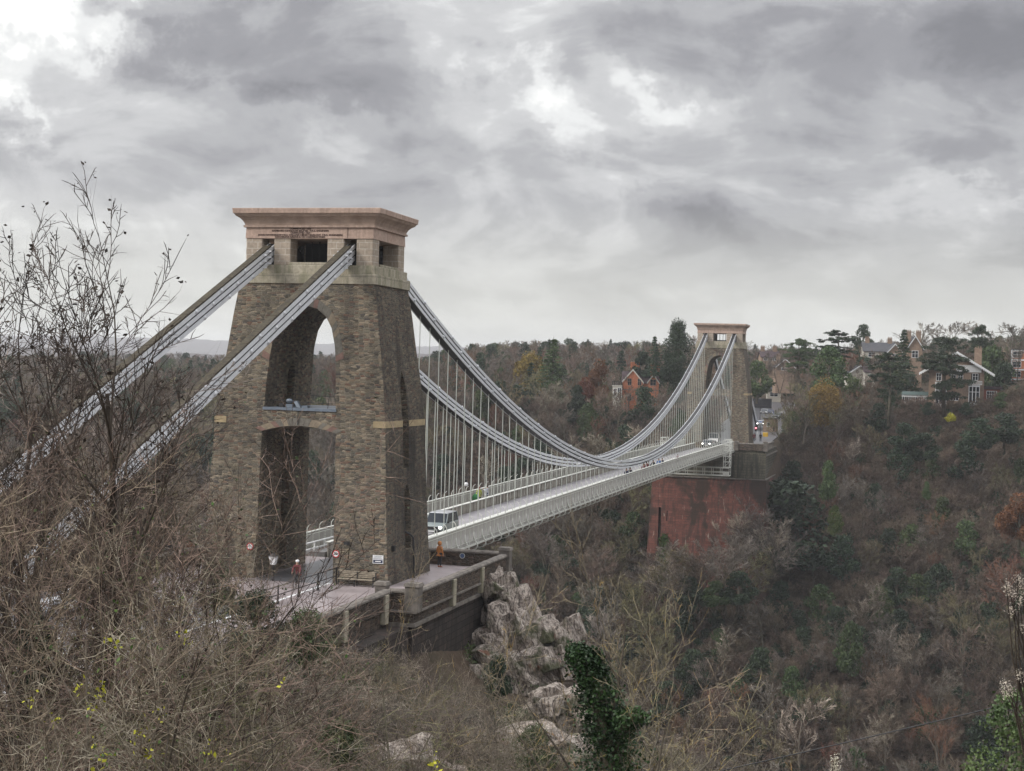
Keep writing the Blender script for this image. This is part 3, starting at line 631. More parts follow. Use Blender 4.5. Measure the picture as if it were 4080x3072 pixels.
pier('square stone pier at the front corner of the terrace', 11.1, -12.75); pier('square stone pier at the back corner of the terrace beside the deck', 11.15, 7.5, .8)
pier('low stone pier between the bench and the approach wall', 8.6, -11.2, .7, 1.35)
T = thing('wall_plaque', 'small round blue plaque on the back wall of the terrace', 'plaque', (7.8, 8.07, .76)); MB().cyl((0, 0, 0), (0, -.03, 0), .2, 20).build('disc', M['cream'], T); MB().cyl((0, -.03, 0), (0, -.04, 0), .16, 20).build('face', plain('plaque_blue', (.06, .1, .2), .4), T)
# slot drain etc. on the terrace
tag(MB().box(8.3, 8.9, 1.0, 1.06, .032, .036).build('drain_slot', M['dark']), None, kind='structure')
# bench against the tower
T = thing('bench', 'weathered timber bench with dark iron ends against the foot of the near tower', 'bench', (4.6, -5.0, .03))
b = MB()
for k in range(4): b.box(-1.25, 1.25, -.28 + k * .13, -.18 + k * .13, .43, .46)
b.build('seat', M['wood'], T); b = MB()
for k in range(4): b.box(-1.25, 1.25, .24 + k * .03, .27 + k * .03, .52 + k * .11, .60 + k * .11)
b.build('backrest', M['wood'], T)
for x in (-1.27, 0, 1.27):
    b = MB(); b.box(x - .03, x + .03, -.3, -.24, 0, .42); b.box(x - .03, x + .03, .2, .26, 0, .9); b.box(x - .03, x + .03, -.3, .26, .36, .42)
    if x: b.box(x - .03, x + .03, -.3, .26, .62, .67); b.box(x - .03, x + .03, -.3, -.24, .4, .62)
    b.build('leg', M['dark'], T)
# footpath guard rail
T = thing('guard_rail', 'black two-rail guard rail along the road side of the footpath', 'railing', (3.15, 0, .03))
for k in range(8):
    y = -4.75 - k * 3.1; b = MB(); b.tube([(0, y, 0), (0, y, .16), (0, y, .2), (0, y, 1.12)], [.11, .09, .055, .045], 8); b.build('post', M['dark'], T)
b = MB()
for z in (.55, 1.05): b.cyl((0, -4.7, z), (0, -27, z), .032, 6)
b.build('rails', M['dark'], T)
# signs on the tower
T = thing('speed_sign', 'round red-ringed speed sign on the front of the near tower', 'road sign', (2.95, -4.36, 1.95)); MB().cyl((0, 0, 0), (0, -.03, 0), .24, 24).build('red_ring', plain('sign_red', (.5, .03, .03), .4), T); MB().cyl((0, -.03, 0), (0, -.036, 0), .18, 24).build('disc', M['white'], T)
text('20', .24, (0, -.04, 0), (R(90), 0, 0), M['dark'], T, 'numerals', .003)
T = thing('speed_sign', 'round red-ringed speed sign on the left leg of the near tower behind branches', 'road sign', (-3.1, -4.36, 2.1)); MB().cyl((0, 0, 0), (0, -.03, 0), .24, 24).build('red_ring', bpy.data.materials['sign_red'], T); MB().cyl((0, -.03, 0), (0, -.036, 0), .18, 24).build('disc', M['white'], T)
T = thing('notice_board', 'white and dark rectangular notice on the right edge of the tower front', 'sign', (5.85, -4.36, 1.75)); MB().box(-.36, .36, -.04, 0, -.27, .27).build('board', M['white'], T)
b = MB(); b.box(-.32, .32, -.046, -.04, -.23, -.03); b.box(-.32, .32, -.046, -.04, .02, .045); b.build('dark_panel', plain('notice_navy', (.02, .03, .07), .5), T)
b = MB()
for z, w_ in ((.21, .27), (.16, .22), (.10, .29)):
    x = -w_
    while x < w_ - .03: l = rnd.uniform(.03, .07); b.box(x, min(w_, x + l), -.046, -.041, z - .012, z + .012); x += l + .02
b.build('small_print', M['lead'], T); b = MB(); b.box(-.18, .2, -.05, -.046, -.16, -.1); b.build('pale_line', M['white'], T)
# lamp by the left leg
T = thing('lantern', 'white lantern in front of the left leg of the near tower behind branches', 'lamp', (-1.1, -5.1, 0)); MB().cyl((0, 0, 0), (0, 0, 1.1), .05, 8).build('post', M['dark'], T); MB().hexa([(-.14, -.14, 1.1), (.14, -.14, 1.1), (.14, .14, 1.1), (-.14, .14, 1.1)], [(-.24, -.24, 1.65), (.24, -.24, 1.65), (.24, .24, 1.65), (-.24, .24, 1.65)]).build('lamp_glass', M['white'], T); MB().hexa([(-.27, -.27, 1.65), (.27, -.27, 1.65), (.27, .27, 1.65), (-.27, .27, 1.65)], [(-.05, -.05, 1.85), (.05, -.05, 1.85), (.05, .05, 1.85), (-.05, .05, 1.85)]).build('lamp_cap', M['dark'], T)
# footpath deck rail seen through the arch
T = thing('footpath_rail', 'white railing beside the left footpath seen through the lower arch', 'railing', (-4.0, 0, 0))
b = MB(); b.box(-.05, .05, 5, 16, 1.0, 1.08); b.box(-.05, .05, 5, 16, .55, .61)
for k in range(6): b.box(-.05, .05, 5 + k * 2, 5.1 + k * 2, 0, 1.0)
b.build('rails', M['white'], T)
# ------------------------------------------------------------------ far abutment
FA = thing('abutment', 'tall red sandstone abutment with a dark upper block under the far tower', 'abutment', (0, 200, 0))
b = MB(); p = [(-11.4, 0), (11.4, 0), (11.4, 22), (-11.4, 22)]
b.hexa([(-12.6, -1.2, -42), (12.4, -1.2, -42), (12.4, 24, -42), (-12.6, 24, -42)], [(-11.0, .0, -5.3), (11.0, .0, -5.3), (11.0, 24, -5.3), (-11.0, 24, -5.3)]); bs = b.mesh('red_wall', M['redwall'])
c = MB().box(-9.6, -9.05, -4, 2, -19, -11.4).mesh('c', M['redwall']); c2 = MB().box(-8.0, -7.8, -4, 2, -14, -12).mesh('c', M['redwall'])
mk('red_wall', boolean(bs, [c, c2]), FA)
b = MB(); b.box(-10.6, 10.7, .25, 24, -5.3, -.75); b.box(4.9, 10.85, -.1, .25, -5.3 + 0.0, -.2) ; b.box(-10.85, -4.9, -.1, .25, -5.3, -.2); b.build('upper_block', M['darkblock'], FA)
b = MB(); b.box(-11.1, 11.1, -.25, 24, -5.32, -5.1); b.box(-10.9, 10.95, .25, 24, -.75, -.5); b.build('string_course', M['coping'], FA)
b = MB(); b.box(-10.6, 10.7, .26, 24, -.5, .35); b.build('platform', M['darkblock'], FA)
wall('parapet_wall', 'weathered low wall on the front edge of the far abutment right of the deck', (5.3, 200.2), (10.6, 200.2), 1.35, .4, base=.35 - .0)
wall('parapet_wall', 'weathered low wall on the front edge of the far abutment left of the deck', (-10.6, 200.2), (-5.3, 200.2), 1.35, .4, base=.35)
pier('tall dark stone pier where the deck meets the far abutment', 5.2, 200.2, .8, 1.7, .35); pier('dark stone pier at the outer corner of the far abutment', 10.75, 200.2, .8, 1.75, .35)
T = thing('balustrade', 'stone balustrade with pierced openings along the side of the far abutment', 'balustrade', (10.7, 200.7, .35))
MB().box(-.18, .18, 0, 15, 0, .25).build('base', M['coping'], T); MB().box(-.22, .22, 0, 15, 1.15, 1.35).build('handrail', M['coping'], T); b = MB()
for k in range(14): b.box(-.14, .14, .3 + k * 1.08, .6 + k * 1.08, .25, 1.15)
b.build('balusters', M['coping'], T)
# inspection gantry hanging round the deck near the far end
T = thing('inspection_gantry', 'white lattice inspection gantry hanging under the deck by the far abutment', 'gantry', (0, 181, .4))
for s, y in ((1, 0), (-1, 0)):
    b = MB()
    for (x, dy) in ((5.25, -1.3), (5.25, 1.3), (6.3, -1.3), (6.3, 1.3)): b.cyl((s * x, y + dy, -2.4), (s * x, y + dy, 2.6), .06, 6)
    for k in range(6):
        z = -2.4 + k; 
        b.tube([(s * 5.25, y - 1.3, z), (s * 6.3, y - 1.3, z), (s * 6.3, y + 1.3, z), (s * 5.25, y + 1.3, z)], .05, 5)
        if k < 5: b.tube([(s * 5.25, y - 1.3, z), (s * 6.3, y - 1.3, z + 1)], .035, 5); b.tube([(s * 6.3, y - 1.3, z), (s * 6.3, y + 1.3, z + 1)], .035, 5)
    b.build('side_frame', M['cream'], T)
b = MB()
for z in (-3.9, -3.3, -2.5):
    for dy in (-1.3, 1.3): b.cyl((-6.3, dy, z), (6.3, dy, z), .05, 5)
for k in range(9): x = -6.3 + k * 1.575; b.tube([(x, -1.3, -3.9), (x, -1.3, -2.5)], .04, 5); b.tube([(x, 1.3, -3.9), (x, 1.3, -2.5)], .04, 5); b.tube([(x, -1.3, -3.9), (x, 1.3, -3.9)], .05, 5)
b.box(-6.2, 6.2, -1.2, 1.2, -3.95, -3.92); b.box(5.2, 6.35, -1.35, -1.3, -3.9, -3.2); b.build('platform', M['cream'], T)
# ------------------------------------------------------------------ trees: generators
M['bark'] = leafy('bark_grey', [(.075, .065, .05), (.12, .105, .08), (.17, .155, .115)])
M['twig_grey'] = leafy('twigs_grey', [(.06, .05, .043), (.14, .12, .10), (.27, .24, .205)])
M['twig_brown'] = leafy('twigs_brown', [(.06, .045, .035), (.14, .105, .08), (.26, .20, .15)])
M['twig_olive'] = leafy('twigs_olive', [(.06, .055, .035), (.14, .125, .07), (.25, .22, .12)])
M['twig_russet'] = leafy('twigs_russet', [(.115, .06, .042), (.18, .095, .06)])
M['twig_lichen'] = leafy('twigs_lichen', [(.10, .085, .065), (.18, .155, .11), (.26, .22, .14), (.36, .24, .07)], rv=.15)
M['twig_pale'] = leafy('twigs_pale', [(.09, .07, .055), (.21, .175, .135), (.42, .37, .30)], rv=.2)
M['twig_dark'] = leafy('twigs_dark', [(.035, .027, .022), (.07, .055, .043)], rv=.2)
M['leaf_dark'] = leafy('leaves_dark', [(.013, .024, .015), (.028, .048, .025), (.045, .07, .032)], .6)
M['leaf_mid'] = leafy('leaves_mid', [(.03, .05, .02), (.055, .085, .03), (.09, .12, .045)], .6)
M['leaf_bright'] = leafy('leaves_bright', [(.04, .075, .018), (.075, .12, .028), (.12, .15, .04)], .6)
M['leaf_gold'] = leafy('leaves_gold', [(.10, .07, .022), (.19, .125, .035), (.27, .175, .045)], .8)
M['leaf_russet'] = leafy('leaves_russet', [(.11, .045, .025), (.17, .065, .035)], .8)
M['leaf_yellow'] = leafy('leaves_yellow', [(.26, .24, .02), (.42, .37, .035)], .6, .1)
M['ivy'] = leafy('ivy_leaves', [(.008, .022, .008), (.02, .05, .016), (.045, .095, .03)], .4)
M['blossom'] = leafy('pale_seedheads', [(.38, .34, .27), (.56, .52, .44)], .8, .1)
def rdir(rr):
    while True:
        v = Vector((rr.uniform(-1, 1), rr.uniform(-1, 1), rr.uniform(-1, 1)))
        if .05 < v.length < 1: return v.normalized()
def blade(b, p, q, w_, rr, m=0):
    d = q - p; u = d.cross(rdir(rr));
    if u.length < 1e-6: return
    u = u.normalized() * w_ / 2; k = len(b.v)
    b.v += [tuple(p - u), tuple(p + u), tuple(q)]; b.f.append((k, k + 1, k + 2)); b.m.append(m)
def ribbon(b, pts, rs, rr, m=0):
    """thin continuous twig: one strip that tapers along its length"""
    u = (pts[-1] - pts[0]).cross(rdir(rr))
    if u.length < 1e-6: return
    u.normalize(); k = len(b.v)
    for p, r in zip(pts, rs): b.v.append(tuple(p - u * r)); b.v.append(tuple(p + u * r))
    for i in range(len(pts) - 1): b.f.append((k + 2 * i, k + 2 * i + 1, k + 2 * i + 3, k + 2 * i + 2)); b.m.append(m)
def leaf(b, p, s, rr, m=0, flat=0.):
    n = rdir(rr); n.z = n.z + flat * 2; n.normalize(); u = n.cross(rdir(rr)); 
    if u.length < 1e-3: return
    u.normalize(); v = n.cross(u) * s * rr.uniform(.4, .8); u = u * s * rr.uniform(.7, 1.2); k = len(b.v)
    b.v += [tuple(p - u * .5 - v * .2), tuple(p - v * .55), tuple(p + u * .5), tuple(p + v * .55)]; b.f.append((k, k + 1, k + 2, k + 3)); b.m.append(m)
def bare(seed, H=11., trunk=.22, counts=(7, 6, 7, 6), ang=(.75, .8, .8, .8), frac=(.55, .5, .5, .45), up=.25, wmin=.035, clear=.25, lean=0., twr=.6, leafn=0, leafs=.1, leafm=None, thick=1., sides=(7, 5, 4, 3), crook=.18, multi=1, near=False):
    """leafless tree: returns a trunk-and-limbs builder and a twig builder"""
    rr = random.Random(seed); T = MB(); C = MB(); nl = len(counts); tips = []
    def grow(p, d, L_, r, lev):
        if lev >= nl:
            m1 = p + d * L_ * .5; q = m1 + (d + rdir(rr) * .35).normalized() * L_ * .5; ribbon(C, [p, m1, q], [wmin * .36, wmin * .3, wmin * .14], rr); tips.append(q); return
        k = (7, 5, 4, 3, 3)[min(lev, 4)]; pts = [p]; rs = [r]; dd = d.copy()
        for i in range(k):
            dd = (dd + rdir(rr) * crook * (1 + .25 * lev) + Vector((0, 0, up * (.25 if lev == 0 else .35)))).normalized(); pts.append(pts[-1] + dd * L_ / k); rs.append(max(r * (1 - .82 * (i + 1) / k), wmin * .3))
        if lev <= 1: T.tube(pts, rs, sides[lev], 0, False)
        elif near or lev == 2: C.tube(pts, [max(x * .8, wmin * .36) for x in rs], 3, 0, False)
        else: ribbon(C, pts, [max(x, wmin * .5) for x in rs], rr)
        n = counts[lev]
        for i in range(n):
            t = (clear if lev == 0 else .18) + (1 - (clear if lev == 0 else .18)) * (i + rr.uniform(.1, .9)) / n
            f = t * k; j = min(int(f), k - 1); f -= j; q = pts[j].lerp(pts[j + 1], f); base = (pts[j + 1] - pts[j]).normalized()
            az = rr.uniform(0, 2 * math.pi); a = ang[lev] * rr.uniform(.6, 1.25); s1 = base.orthogonal().normalized(); s2 = base.cross(s1)
            nd_ = (base * math.cos(a) + (s1 * math.cos(az) + s2 * math.sin(az)) * math.sin(a)).normalized()
            ll = L_ * frac[lev] * (1.15 - .55 * t) * rr.uniform(.7, 1.25); rc = (rs[j] * (1 - f) + rs[j + 1] * f) * twr
            grow(q, nd_, ll, max(rc, wmin * .4), lev + 1)
        if lev > 0: grow(pts[-1], dd, L_ * .3, rs[-1], nl)
    for m_ in range(multi):
        a = rr.uniform(0, 6.28); sp = 0 if multi == 1 else .25
        grow(Vector((.2 * math.cos(a), .2 * math.sin(a), -.6)) if multi > 1 else Vector((0, 0, -.6)), Vector((lean + sp * math.cos(a), sp * math.sin(a), 1)).normalized(), H * .8, trunk * (1 if multi == 1 else .6), 0)
    Lf = MB()
    for i in range(leafn):
        p = rr.choice(tips) + rdir(rr) * .06
        if leafs > 0: leaf(Lf, p, leafs * rr.uniform(.6, 1.3), rr)
    return T, C, Lf
def clumps(b, centers, n, size, rr, m=0, flat=0., shell=.55):
    """small leaf faces spread through overlapping rounded masses, denser near their skin"""
    tot = sum(c[3] ** 2 for c in centers)
    for c in centers:
        k = int(n * c[3] ** 2 / tot); sq = c[4] if len(c) > 4 else .8
        for i in range(k):
            d = rdir(rr); r = c[3] * (shell + (1 - shell) * rr.random() ** .6) * (1 + .18 * math.sin(d.x * 7 + c[0]) * math.sin(d.y * 6 + d.z * 5 + c[1]))
            leaf(b, Vector((c[0] + d.x * r, c[1] + d.y * r, c[2] + d.z * r * sq)), size * rr.uniform(.6, 1.4), rr, m, flat)
def leafy_tree(seed, H, W, n, size, base=.25, k=16, cone=0.):
    rr = random.Random(seed); T = MB(); T.tube([(0, 0, -.5), (.1, 0, H * .4), (0, .1, H * .8)], [H * .03, H * .022, H * .006], 6); cs = []
    for i in range(k):
        t = rr.random(); z = H * (base + (1 - base) * (.08 + .84 * t)); w_ = W / 2 * ((1 - t) ** .8 if cone else math.sin(math.pi * min(1, .18 + .78 * t)) ** .7); a = rr.uniform(0, 6.28)
        r = W * rr.uniform(.14, .24) * (1 - .5 * t * cone); rad = max(0, w_ - r * .8) * rr.uniform(.5, 1); cs.append((rad * math.cos(a), rad * math.sin(a), z, r, rr.uniform(.65, .95)))
        T.tube([(0, 0, z * .6), (rad * .6 * math.cos(a), rad * .6 * math.sin(a), z)], [H * .008, H * .003], 4)
    C = MB(); clumps(C, cs, n, size, rr); return T, C
def fir(seed, H, W, n, size):
    rr = random.Random(seed); T = MB(); T.tube([(0, 0, -.5), (0, 0, H)], [H * .025, .02], 6); C = MB(); tiers = int(H * 1.3)
    for i in range(tiers):
        t = i / tiers; z = H * (.08 + .9 * t); w_ = W / 2 * (1 - t) ** .85 + .15
        for j in range(7):
            a = rr.uniform(0, 6.28); L_ = w_ * rr.uniform(.75, 1.15); T.tube([(0, 0, z), (L_ * math.cos(a), L_ * math.sin(a), z - L_ * .25)], [.04, .01], 3, 0, False)
            for q in range(int(n / tiers / 7)):
                s = rr.random() ** .6; leaf(C, Vector((L_ * s * math.cos(a) + rr.gauss(0, .12 * w_ + .05), L_ * s * math.sin(a) + rr.gauss(0, .12 * w_ + .05), z - L_ * .25 * s + rr.gauss(0, .12))), size * rr.uniform(.6, 1.3), rr, 0, .3)
    return T, C
def cedar(seed, H, W, n, size, z0=.3, tiers=9, top=.35, trunk=None):
    """spreading flat-tiered cedar or pine"""
    rr = random.Random(seed); T = MB(); T.tube([(0, 0, -.5), (.15, .1, H * .5), (0, 0, H * .97)], [trunk or H * .035, (trunk or H * .035) * .8, .05], 8); C = MB(); cs = []
    for i in range(tiers):
        t = i / (tiers - 1); z = H * (z0 + (1 - z0) * t * .97); w_ = W / 2 * (top + (1 - top) * math.sin(math.pi * (.25 + .6 * (1 - t))) if t < .9 else top)
        for j in range(rr.randint(5, 7)):
            a = rr.uniform(0, 6.28); L_ = w_ * rr.uniform(.6, 1.08); z = z + rr.uniform(-.5, .5); e_ = (L_ * math.cos(a), L_ * math.sin(a), z + rr.uniform(-.7, .3)); T.tube([(0, 0, z - L_ * .12), (e_[0] * .5, e_[1] * .5, z + .1), e_], [.1, .06, .02], 4, 0, False)
            for q in range(4): s = (q + 1) / 4; cs.append((e_[0] * s + rr.uniform(-.5, .5), e_[1] * s + rr.uniform(-.5, .5), z + rr.uniform(-.45, .55) - s * s * .5, W * rr.uniform(.04, .09), .42))
    clumps(C, cs, n, size, rr, 0, .5, .2); return T, C
def proto(kind, T, C, tm, cm, Lf=None, lm=None):
    """meshes of one kind of tree"""
    return dict(kind=kind, trunk=T.mesh('trunk', tm, True), crown=C.mesh('crown', cm), leaves=(Lf.mesh('leaves', lm) if Lf and len(Lf.f) else None))
def plant(P, label, cat, loc, rz=0, sc=1., group=None, name=None, crown_mat=None):
    o = thing(name or P['kind'], label, cat, loc, rz, group, sc); mk('trunk', P['trunk'], o); c = mk('crown', P['crown'], o)
    if P['leaves']: mk('leaves', P['leaves'], o)
    if crown_mat: 
        c.data = P['crown'] if crown_mat is P['crown'].materials[0] else RE(P['crown'], crown_mat)
    return o
_re = {}
def RE(me, mat):
    k = (me.name, mat.name)
    if k not in _re: q = me.copy(); q.materials.clear(); q.materials.append(mat); _re[k] = q
    return _re[k]
# ---- prototypes of the woodland, seen from 200 m and more
BT = []
for i, (sd_, mt) in enumerate(((21, 'twig_grey'), (22, 'twig_brown'), (23, 'twig_olive'), (24, 'twig_brown'), (25, 'twig_grey'), (26, 'twig_pale'))):
    T, C, _ = bare(sd_, H=11.5, trunk=.2, counts=((9, 6, 6, 6) if i in (0, 1, 4) else (9, 6, 5, 4)), ang=(.75, .75, .7, .7), frac=(.5, .5, .5, .5), up=.22, wmin=(.055 if i in (0, 1, 4) else .085), crook=.13, clear=.22 + .03 * i, multi=1 + (i % 3 == 1)); BT.append(proto('bare_tree', T, C, M['bark'], M[mt]))
EV = [proto('evergreen_tree', *leafy_tree(31, 9, 7.5, 5200, .42, .1), M['bark'], M['leaf_dark']), proto('evergreen_tree', *leafy_tree(32, 8, 8, 5200, .42, .05, 20), M['bark'], M['leaf_mid'])]
FIR = proto('fir_tree', *fir(33, 13, 6, 5200, .4), M['bark'], M['leaf_dark'])
SHR = [proto('shrub', *leafy_tree(34, 3.2, 4, 1800, .33, .0, 12), M['bark'], M['leaf_dark'])]
T, C, _ = bare(36, H=4.2, trunk=.07, counts=(6, 6, 6, 5), ang=(.8, .8, .8, .8), frac=(.7, .55, .5, .5), wmin=.05, clear=.05, multi=4); SHR.append(proto('shrub', T, C, M['bark'], M['twig_brown']))
def vis(x, y, z):
    d = np.array([x, y, z]) - CAM; zz_ = d @ FW; return 2040 + FPX * (d @ RT) / zz_, 1536 - FPX * (d @ UP) / zz_, zz_
# ---- trees of the gorge slope and the plateau, one by one
slots = []
SKYL = [(-600, 1430), (0, 1415), (400, 1405), (900, 1398), (1300, 1392), (1650, 1425), (1760, 1395), (1900, 1352), (2300, 1345), (2700, 1348), (3000, 1345), (3200, 1340), (3600, 1350), (4100, 1335), (4600, 1340)]
def free(x, y, r): return all((x - a) ** 2 + (y - c) ** 2 > r * r for a, c in slots)
def keepout(x, y, soft=False):
    if abs(x) < 13 and 196.5 < y < 226: return True
    if -4.5 < x < 11 and 200 < y < 262: return True
    if -8 < x < 11 and 255 < y < 345: return True
    if 33 < x < 62 and 222 < y < 262: return not (soft and y < 237)
    if -33 < x < -15 and 262 < y < 290: return True
    return False
CN = {'twig_grey': 'grey', 'twig_brown': 'brown', 'twig_olive': 'olive', 'twig_pale': 'pale fawn', 'twig_russet': 'russet', 'leaf_dark': 'dark green', 'leaf_mid': 'mid green', 'leaf_bright': 'bright green'}
def zone(u, v):
    if u < 1000: return 'seen behind the left leg of the near tower'
    if u < 1640: return 'seen through the arch of the near tower'
    if u < 2600: return 'on the gorge side below and behind the deck' if v > 1650 else 'on the wooded rise behind the chains, left of the far tower'
    if u < 3100: return 'at the foot of the red abutment' if v > 1900 else 'close behind the far tower'
    if v < 1800: return 'on the upper slope below the gabled villa'
    if v < 2350: return 'halfway down the wooded slope right of the red abutment'
    return 'low on the dark wooded slope at the bottom right'
rr = random.Random(77); tries = 0; cnt = 0
while cnt < 215 and tries < 9000:
    tries += 1; x = rr.uniform(-75, 74); y = rr.uniform(122, 238)
    if keepout(x, y) or not free(x, y, 7.2): continue
    z = gz1(x, y); u, v, dd = vis(x, y, z + 6)
    if not (900 < u < 4250 and v < 3250): continue
    slots.append((x, y)); cnt += 1; q = rr.random()
    up_ = y > 195 and x > 12
    if q < (.66 if up_ else .24):
        P = rr.choice(EV); mt = rr.choice(['leaf_dark', 'leaf_dark', 'leaf_mid']); sc = rr.uniform(.65, 1.05) if up_ else rr.uniform(.6, .95); cat = 'evergreen'
        lab = '%s evergreen tree %s' % (CN[mt], zone(u, v))
    else:
        P = rr.choice(BT); mt = rr.choice(['twig_grey', 'twig_brown', 'twig_brown', 'twig_olive', 'twig_pale', 'twig_grey', 'twig_pale', 'twig_olive', 'twig_russet' if rr.random() < .4 else 'twig_grey']); sc = rr.uniform(.6, .85) if up_ else rr.uniform(.9, 1.4); cat = 'tree'
        lab = '%s leafless tree %s' % (CN[mt], zone(u, v))
    plant(P, lab, cat, (x, y, z), rr.uniform(0, 6.28), sc, lab.replace(' tree ', ' trees '), crown_mat=M[mt])
def px_tree(P, u, vtop, vbase, d, label, cat='tree', mat=None, name=None, H=None, group=None, wid=1.):
    """stand a tree at a distance so that its top and foot have the heights seen there"""
    b_ = at(u, vbase, d); t_ = at(u, vtop, d); h = H or max(v.co.z for v in P['crown'].vertices); s = (t_[2] - b_[2]) / h
    slots.append((b_[0], b_[1])); return plant(P, label, cat, tuple(b_), rnd.uniform(0, 6.28), (s * wid, s * wid, s), group, name, crown_mat=mat)
DC = proto('cypress_tree', *leafy_tree(41, 20, 12.5, 13000, .45, .02, 46), M['bark'], M['leaf_dark'])
px_tree(DC, 2695, 1262, 1560, 352, 'tall dense dark cypress rising above the skyline left of the far tower', 'cypress', wid=.86)
px_tree(FIR, 2606, 1340, 1500, 350, 'narrow pointed dark fir left of the tall cypress', 'fir', wid=1.0)
px_tree(EV[0], 2560, 1395, 1530, 356, 'rounded dark evergreen between the fir and the brick house chimneys', 'evergreen')
px_tree(EV[0], 2660, 1400, 1540, 356, 'low dark evergreen at the left foot of the tall cypress', 'evergreen')
px_tree(BT[2], 2765, 1325, 1520, 380, 'slender leafless tree against the sky just left of the far tower', mat=M['twig_grey'])
RUS = proto('russet_tree', *leafy_tree(42, 9, 8, 6500, .36, .08, 20), M['bark'], M['leaf_russet'])
px_tree(RUS, 2385, 1425, 1600, 356, 'russet-leaved tree left of the orange brick house', wid=.85)
px_tree(RUS, 2330, 1500, 1610, 352, 'small russet bush below left of the orange brick house', 'bush', name='russet_bush')
GOL = proto('golden_tree', *leafy_tree(43, 10, 9.5, 7000, .4, .08, 24), M['bark'], M['leaf_gold'])
px_tree(GOL, 2110, 1395, 1600, 380, 'pale golden-brown tree behind the chains on the wooded rise', mat=M['leaf_gold'], wid=.9)
px_tree(FIR, 2200, 1350, 1560, 372, 'green pine-like tree on the rise left of the brick house', 'fir', mat=M['leaf_mid'], wid=1.4)
px_tree(EV[1], 1990, 1510, 1640, 350, 'dark green yew below the golden-brown tree', 'evergreen', mat=M['leaf_dark'])
px_tree(EV[1], 2300, 1530, 1650, 345, 'dark holly tree at the left edge of the russet bush', 'evergreen', mat=M['leaf_dark'])
CED = proto('cedar_tree', *cedar(44, 16, 15, 24000, .34), M['bark'], M['leaf_dark'])
px_tree(CED, 3760, 1335, 1652, 318, 'large dark flat-tiered cedar standing in front of the gabled villa', 'cedar', wid=.82)
px_tree(CED, 3180, 1345, 1520, 385, 'dark layered cedar among bare trees right of the far tower', 'cedar', mat=M['leaf_mid'])
PIN_ = proto('pine_tree', *cedar(45, 15, 9, 11000, .34, .55, 6, .6, .32), M['bark'], M['leaf_dark'])
px_tree(PIN_, 3540, 1400, 1690, 312, 'dark pine with a bare pinkish trunk left of the big cedar', 'pine', wid=1.15)
px_tree(PIN_, 3335, 1312, 1520, 352, 'broad dark pine breaking the skyline behind the golden oak', 'pine', wid=1.5)
px_tree(EV[1], 3300, 1375, 1570, 335, 'mid green conical evergreen behind the golden oak', 'evergreen', mat=M['leaf_mid'])
px_tree(EV[0], 3437, 1287, 1420, 420, 'domed dark cypress alone on the skyline', 'cypress', wid=.9, name='cypress_tree')
px_tree(FIR, 3598, 1312, 1500, 345, 'narrow dark fir behind the pine and the villa roof', 'fir')
px_tree(FIR, 3205, 1352, 1450, 400, 'small dark fir left of the broad skyline pine', 'fir')
OAK = proto('golden_oak', *leafy_tree(46, 11, 12, 9500, .38, .0, 34), M['bark'], M['leaf_gold'])
px_tree(OAK, 3285, 1488, 1700, 326, 'golden-brown oak on the brow right of the toll house', 'oak', wid=.95)
px_tree(BT[3], 3200, 1560, 1760, 320, 'leafless olive tree between the golden oak and the toll house', mat=M['twig_olive'], wid=1.2)
px_tree(BT[1], 3420, 1540, 1760, 318, 'leafless brown tree right of the golden oak', mat=M['twig_brown'], wid=1.2)
px_tree(EV[1], 3950, 1370, 1600, 345, 'big mid green ivy-clad tree right of the villa chimney', 'evergreen', mat=M['leaf_mid'], wid=.9)
px_tree(CED, 3905, 1290, 1530, 360, 'dark cedar on the skyline behind the villa chimney', 'cedar', wid=.6)
for (u, t_, d_) in ((3650, 1290, 380), (3790, 1280, 385), (3900, 1288, 390), (4020, 1292, 380), (4075, 1284, 370)):
    px_tree(rnd.choice((BT[2], BT[3], BT[5])), u, t_ - 12, 1480, d_, 'spreading leafless tree on the skyline, %s' % {3650: 'above the pointed turret', 3790: 'directly above the big cedar', 3900: 'behind the villa chimney', 4020: 'above the white flats', 4075: 'at the right edge of the picture'}[u], mat=M['twig_grey'], wid=1.5)
YB = proto('yellow_bush', *leafy_tree(47, 3, 5, 2200, .3, .0, 12), M['bark'], M['leaf_yellow'])
px_tree(YB, 3786, 1642, 1678, 305, 'bright yellow bush on the slope below the villa', 'bush', wid=1.1)
for (u, t_, b_, mt, lab) in ((3300, 1830, 1990, 'leaf_mid', 'slim green ivy-covered trunk upper right of the red abutment'), (3325, 2010, 2130, 'leaf_bright', 'bright green ivy-covered tree right of the red abutment'), (3385, 2470, 2690, 'leaf_mid', 'tall green ivy column low on the wooded slope'), (3690, 1915, 1990, 'leaf_mid', 'round mid green bush on the slope under the villa')):
    px_tree(EV[1], u, t_, b_, 268, lab, 'evergreen', mat=M[mt], name='ivy_clad_tree', wid=.7)
px_tree(RUS, 4060, 1960, 2180, 250, 'reddish-brown tree on the slope at the right edge of the picture', wid=1.1, mat=M['leaf_russet'])
for (u, t_, b_, lab) in ((4000, 1640, 1780, 'dark laurel thicket below the white flats'), (3900, 1660, 1800, 'dark laurel thicket below the villa annexe'), (3600, 1680, 1800, 'dark laurel thicket at the foot of the bare-trunked pine'), (3680, 1720, 1850, 'dark laurel thicket below the yellow bush')):
    px_tree(EV[0], u, t_, b_, 298, lab, 'bush', name='laurel_thicket', wid=1.5)
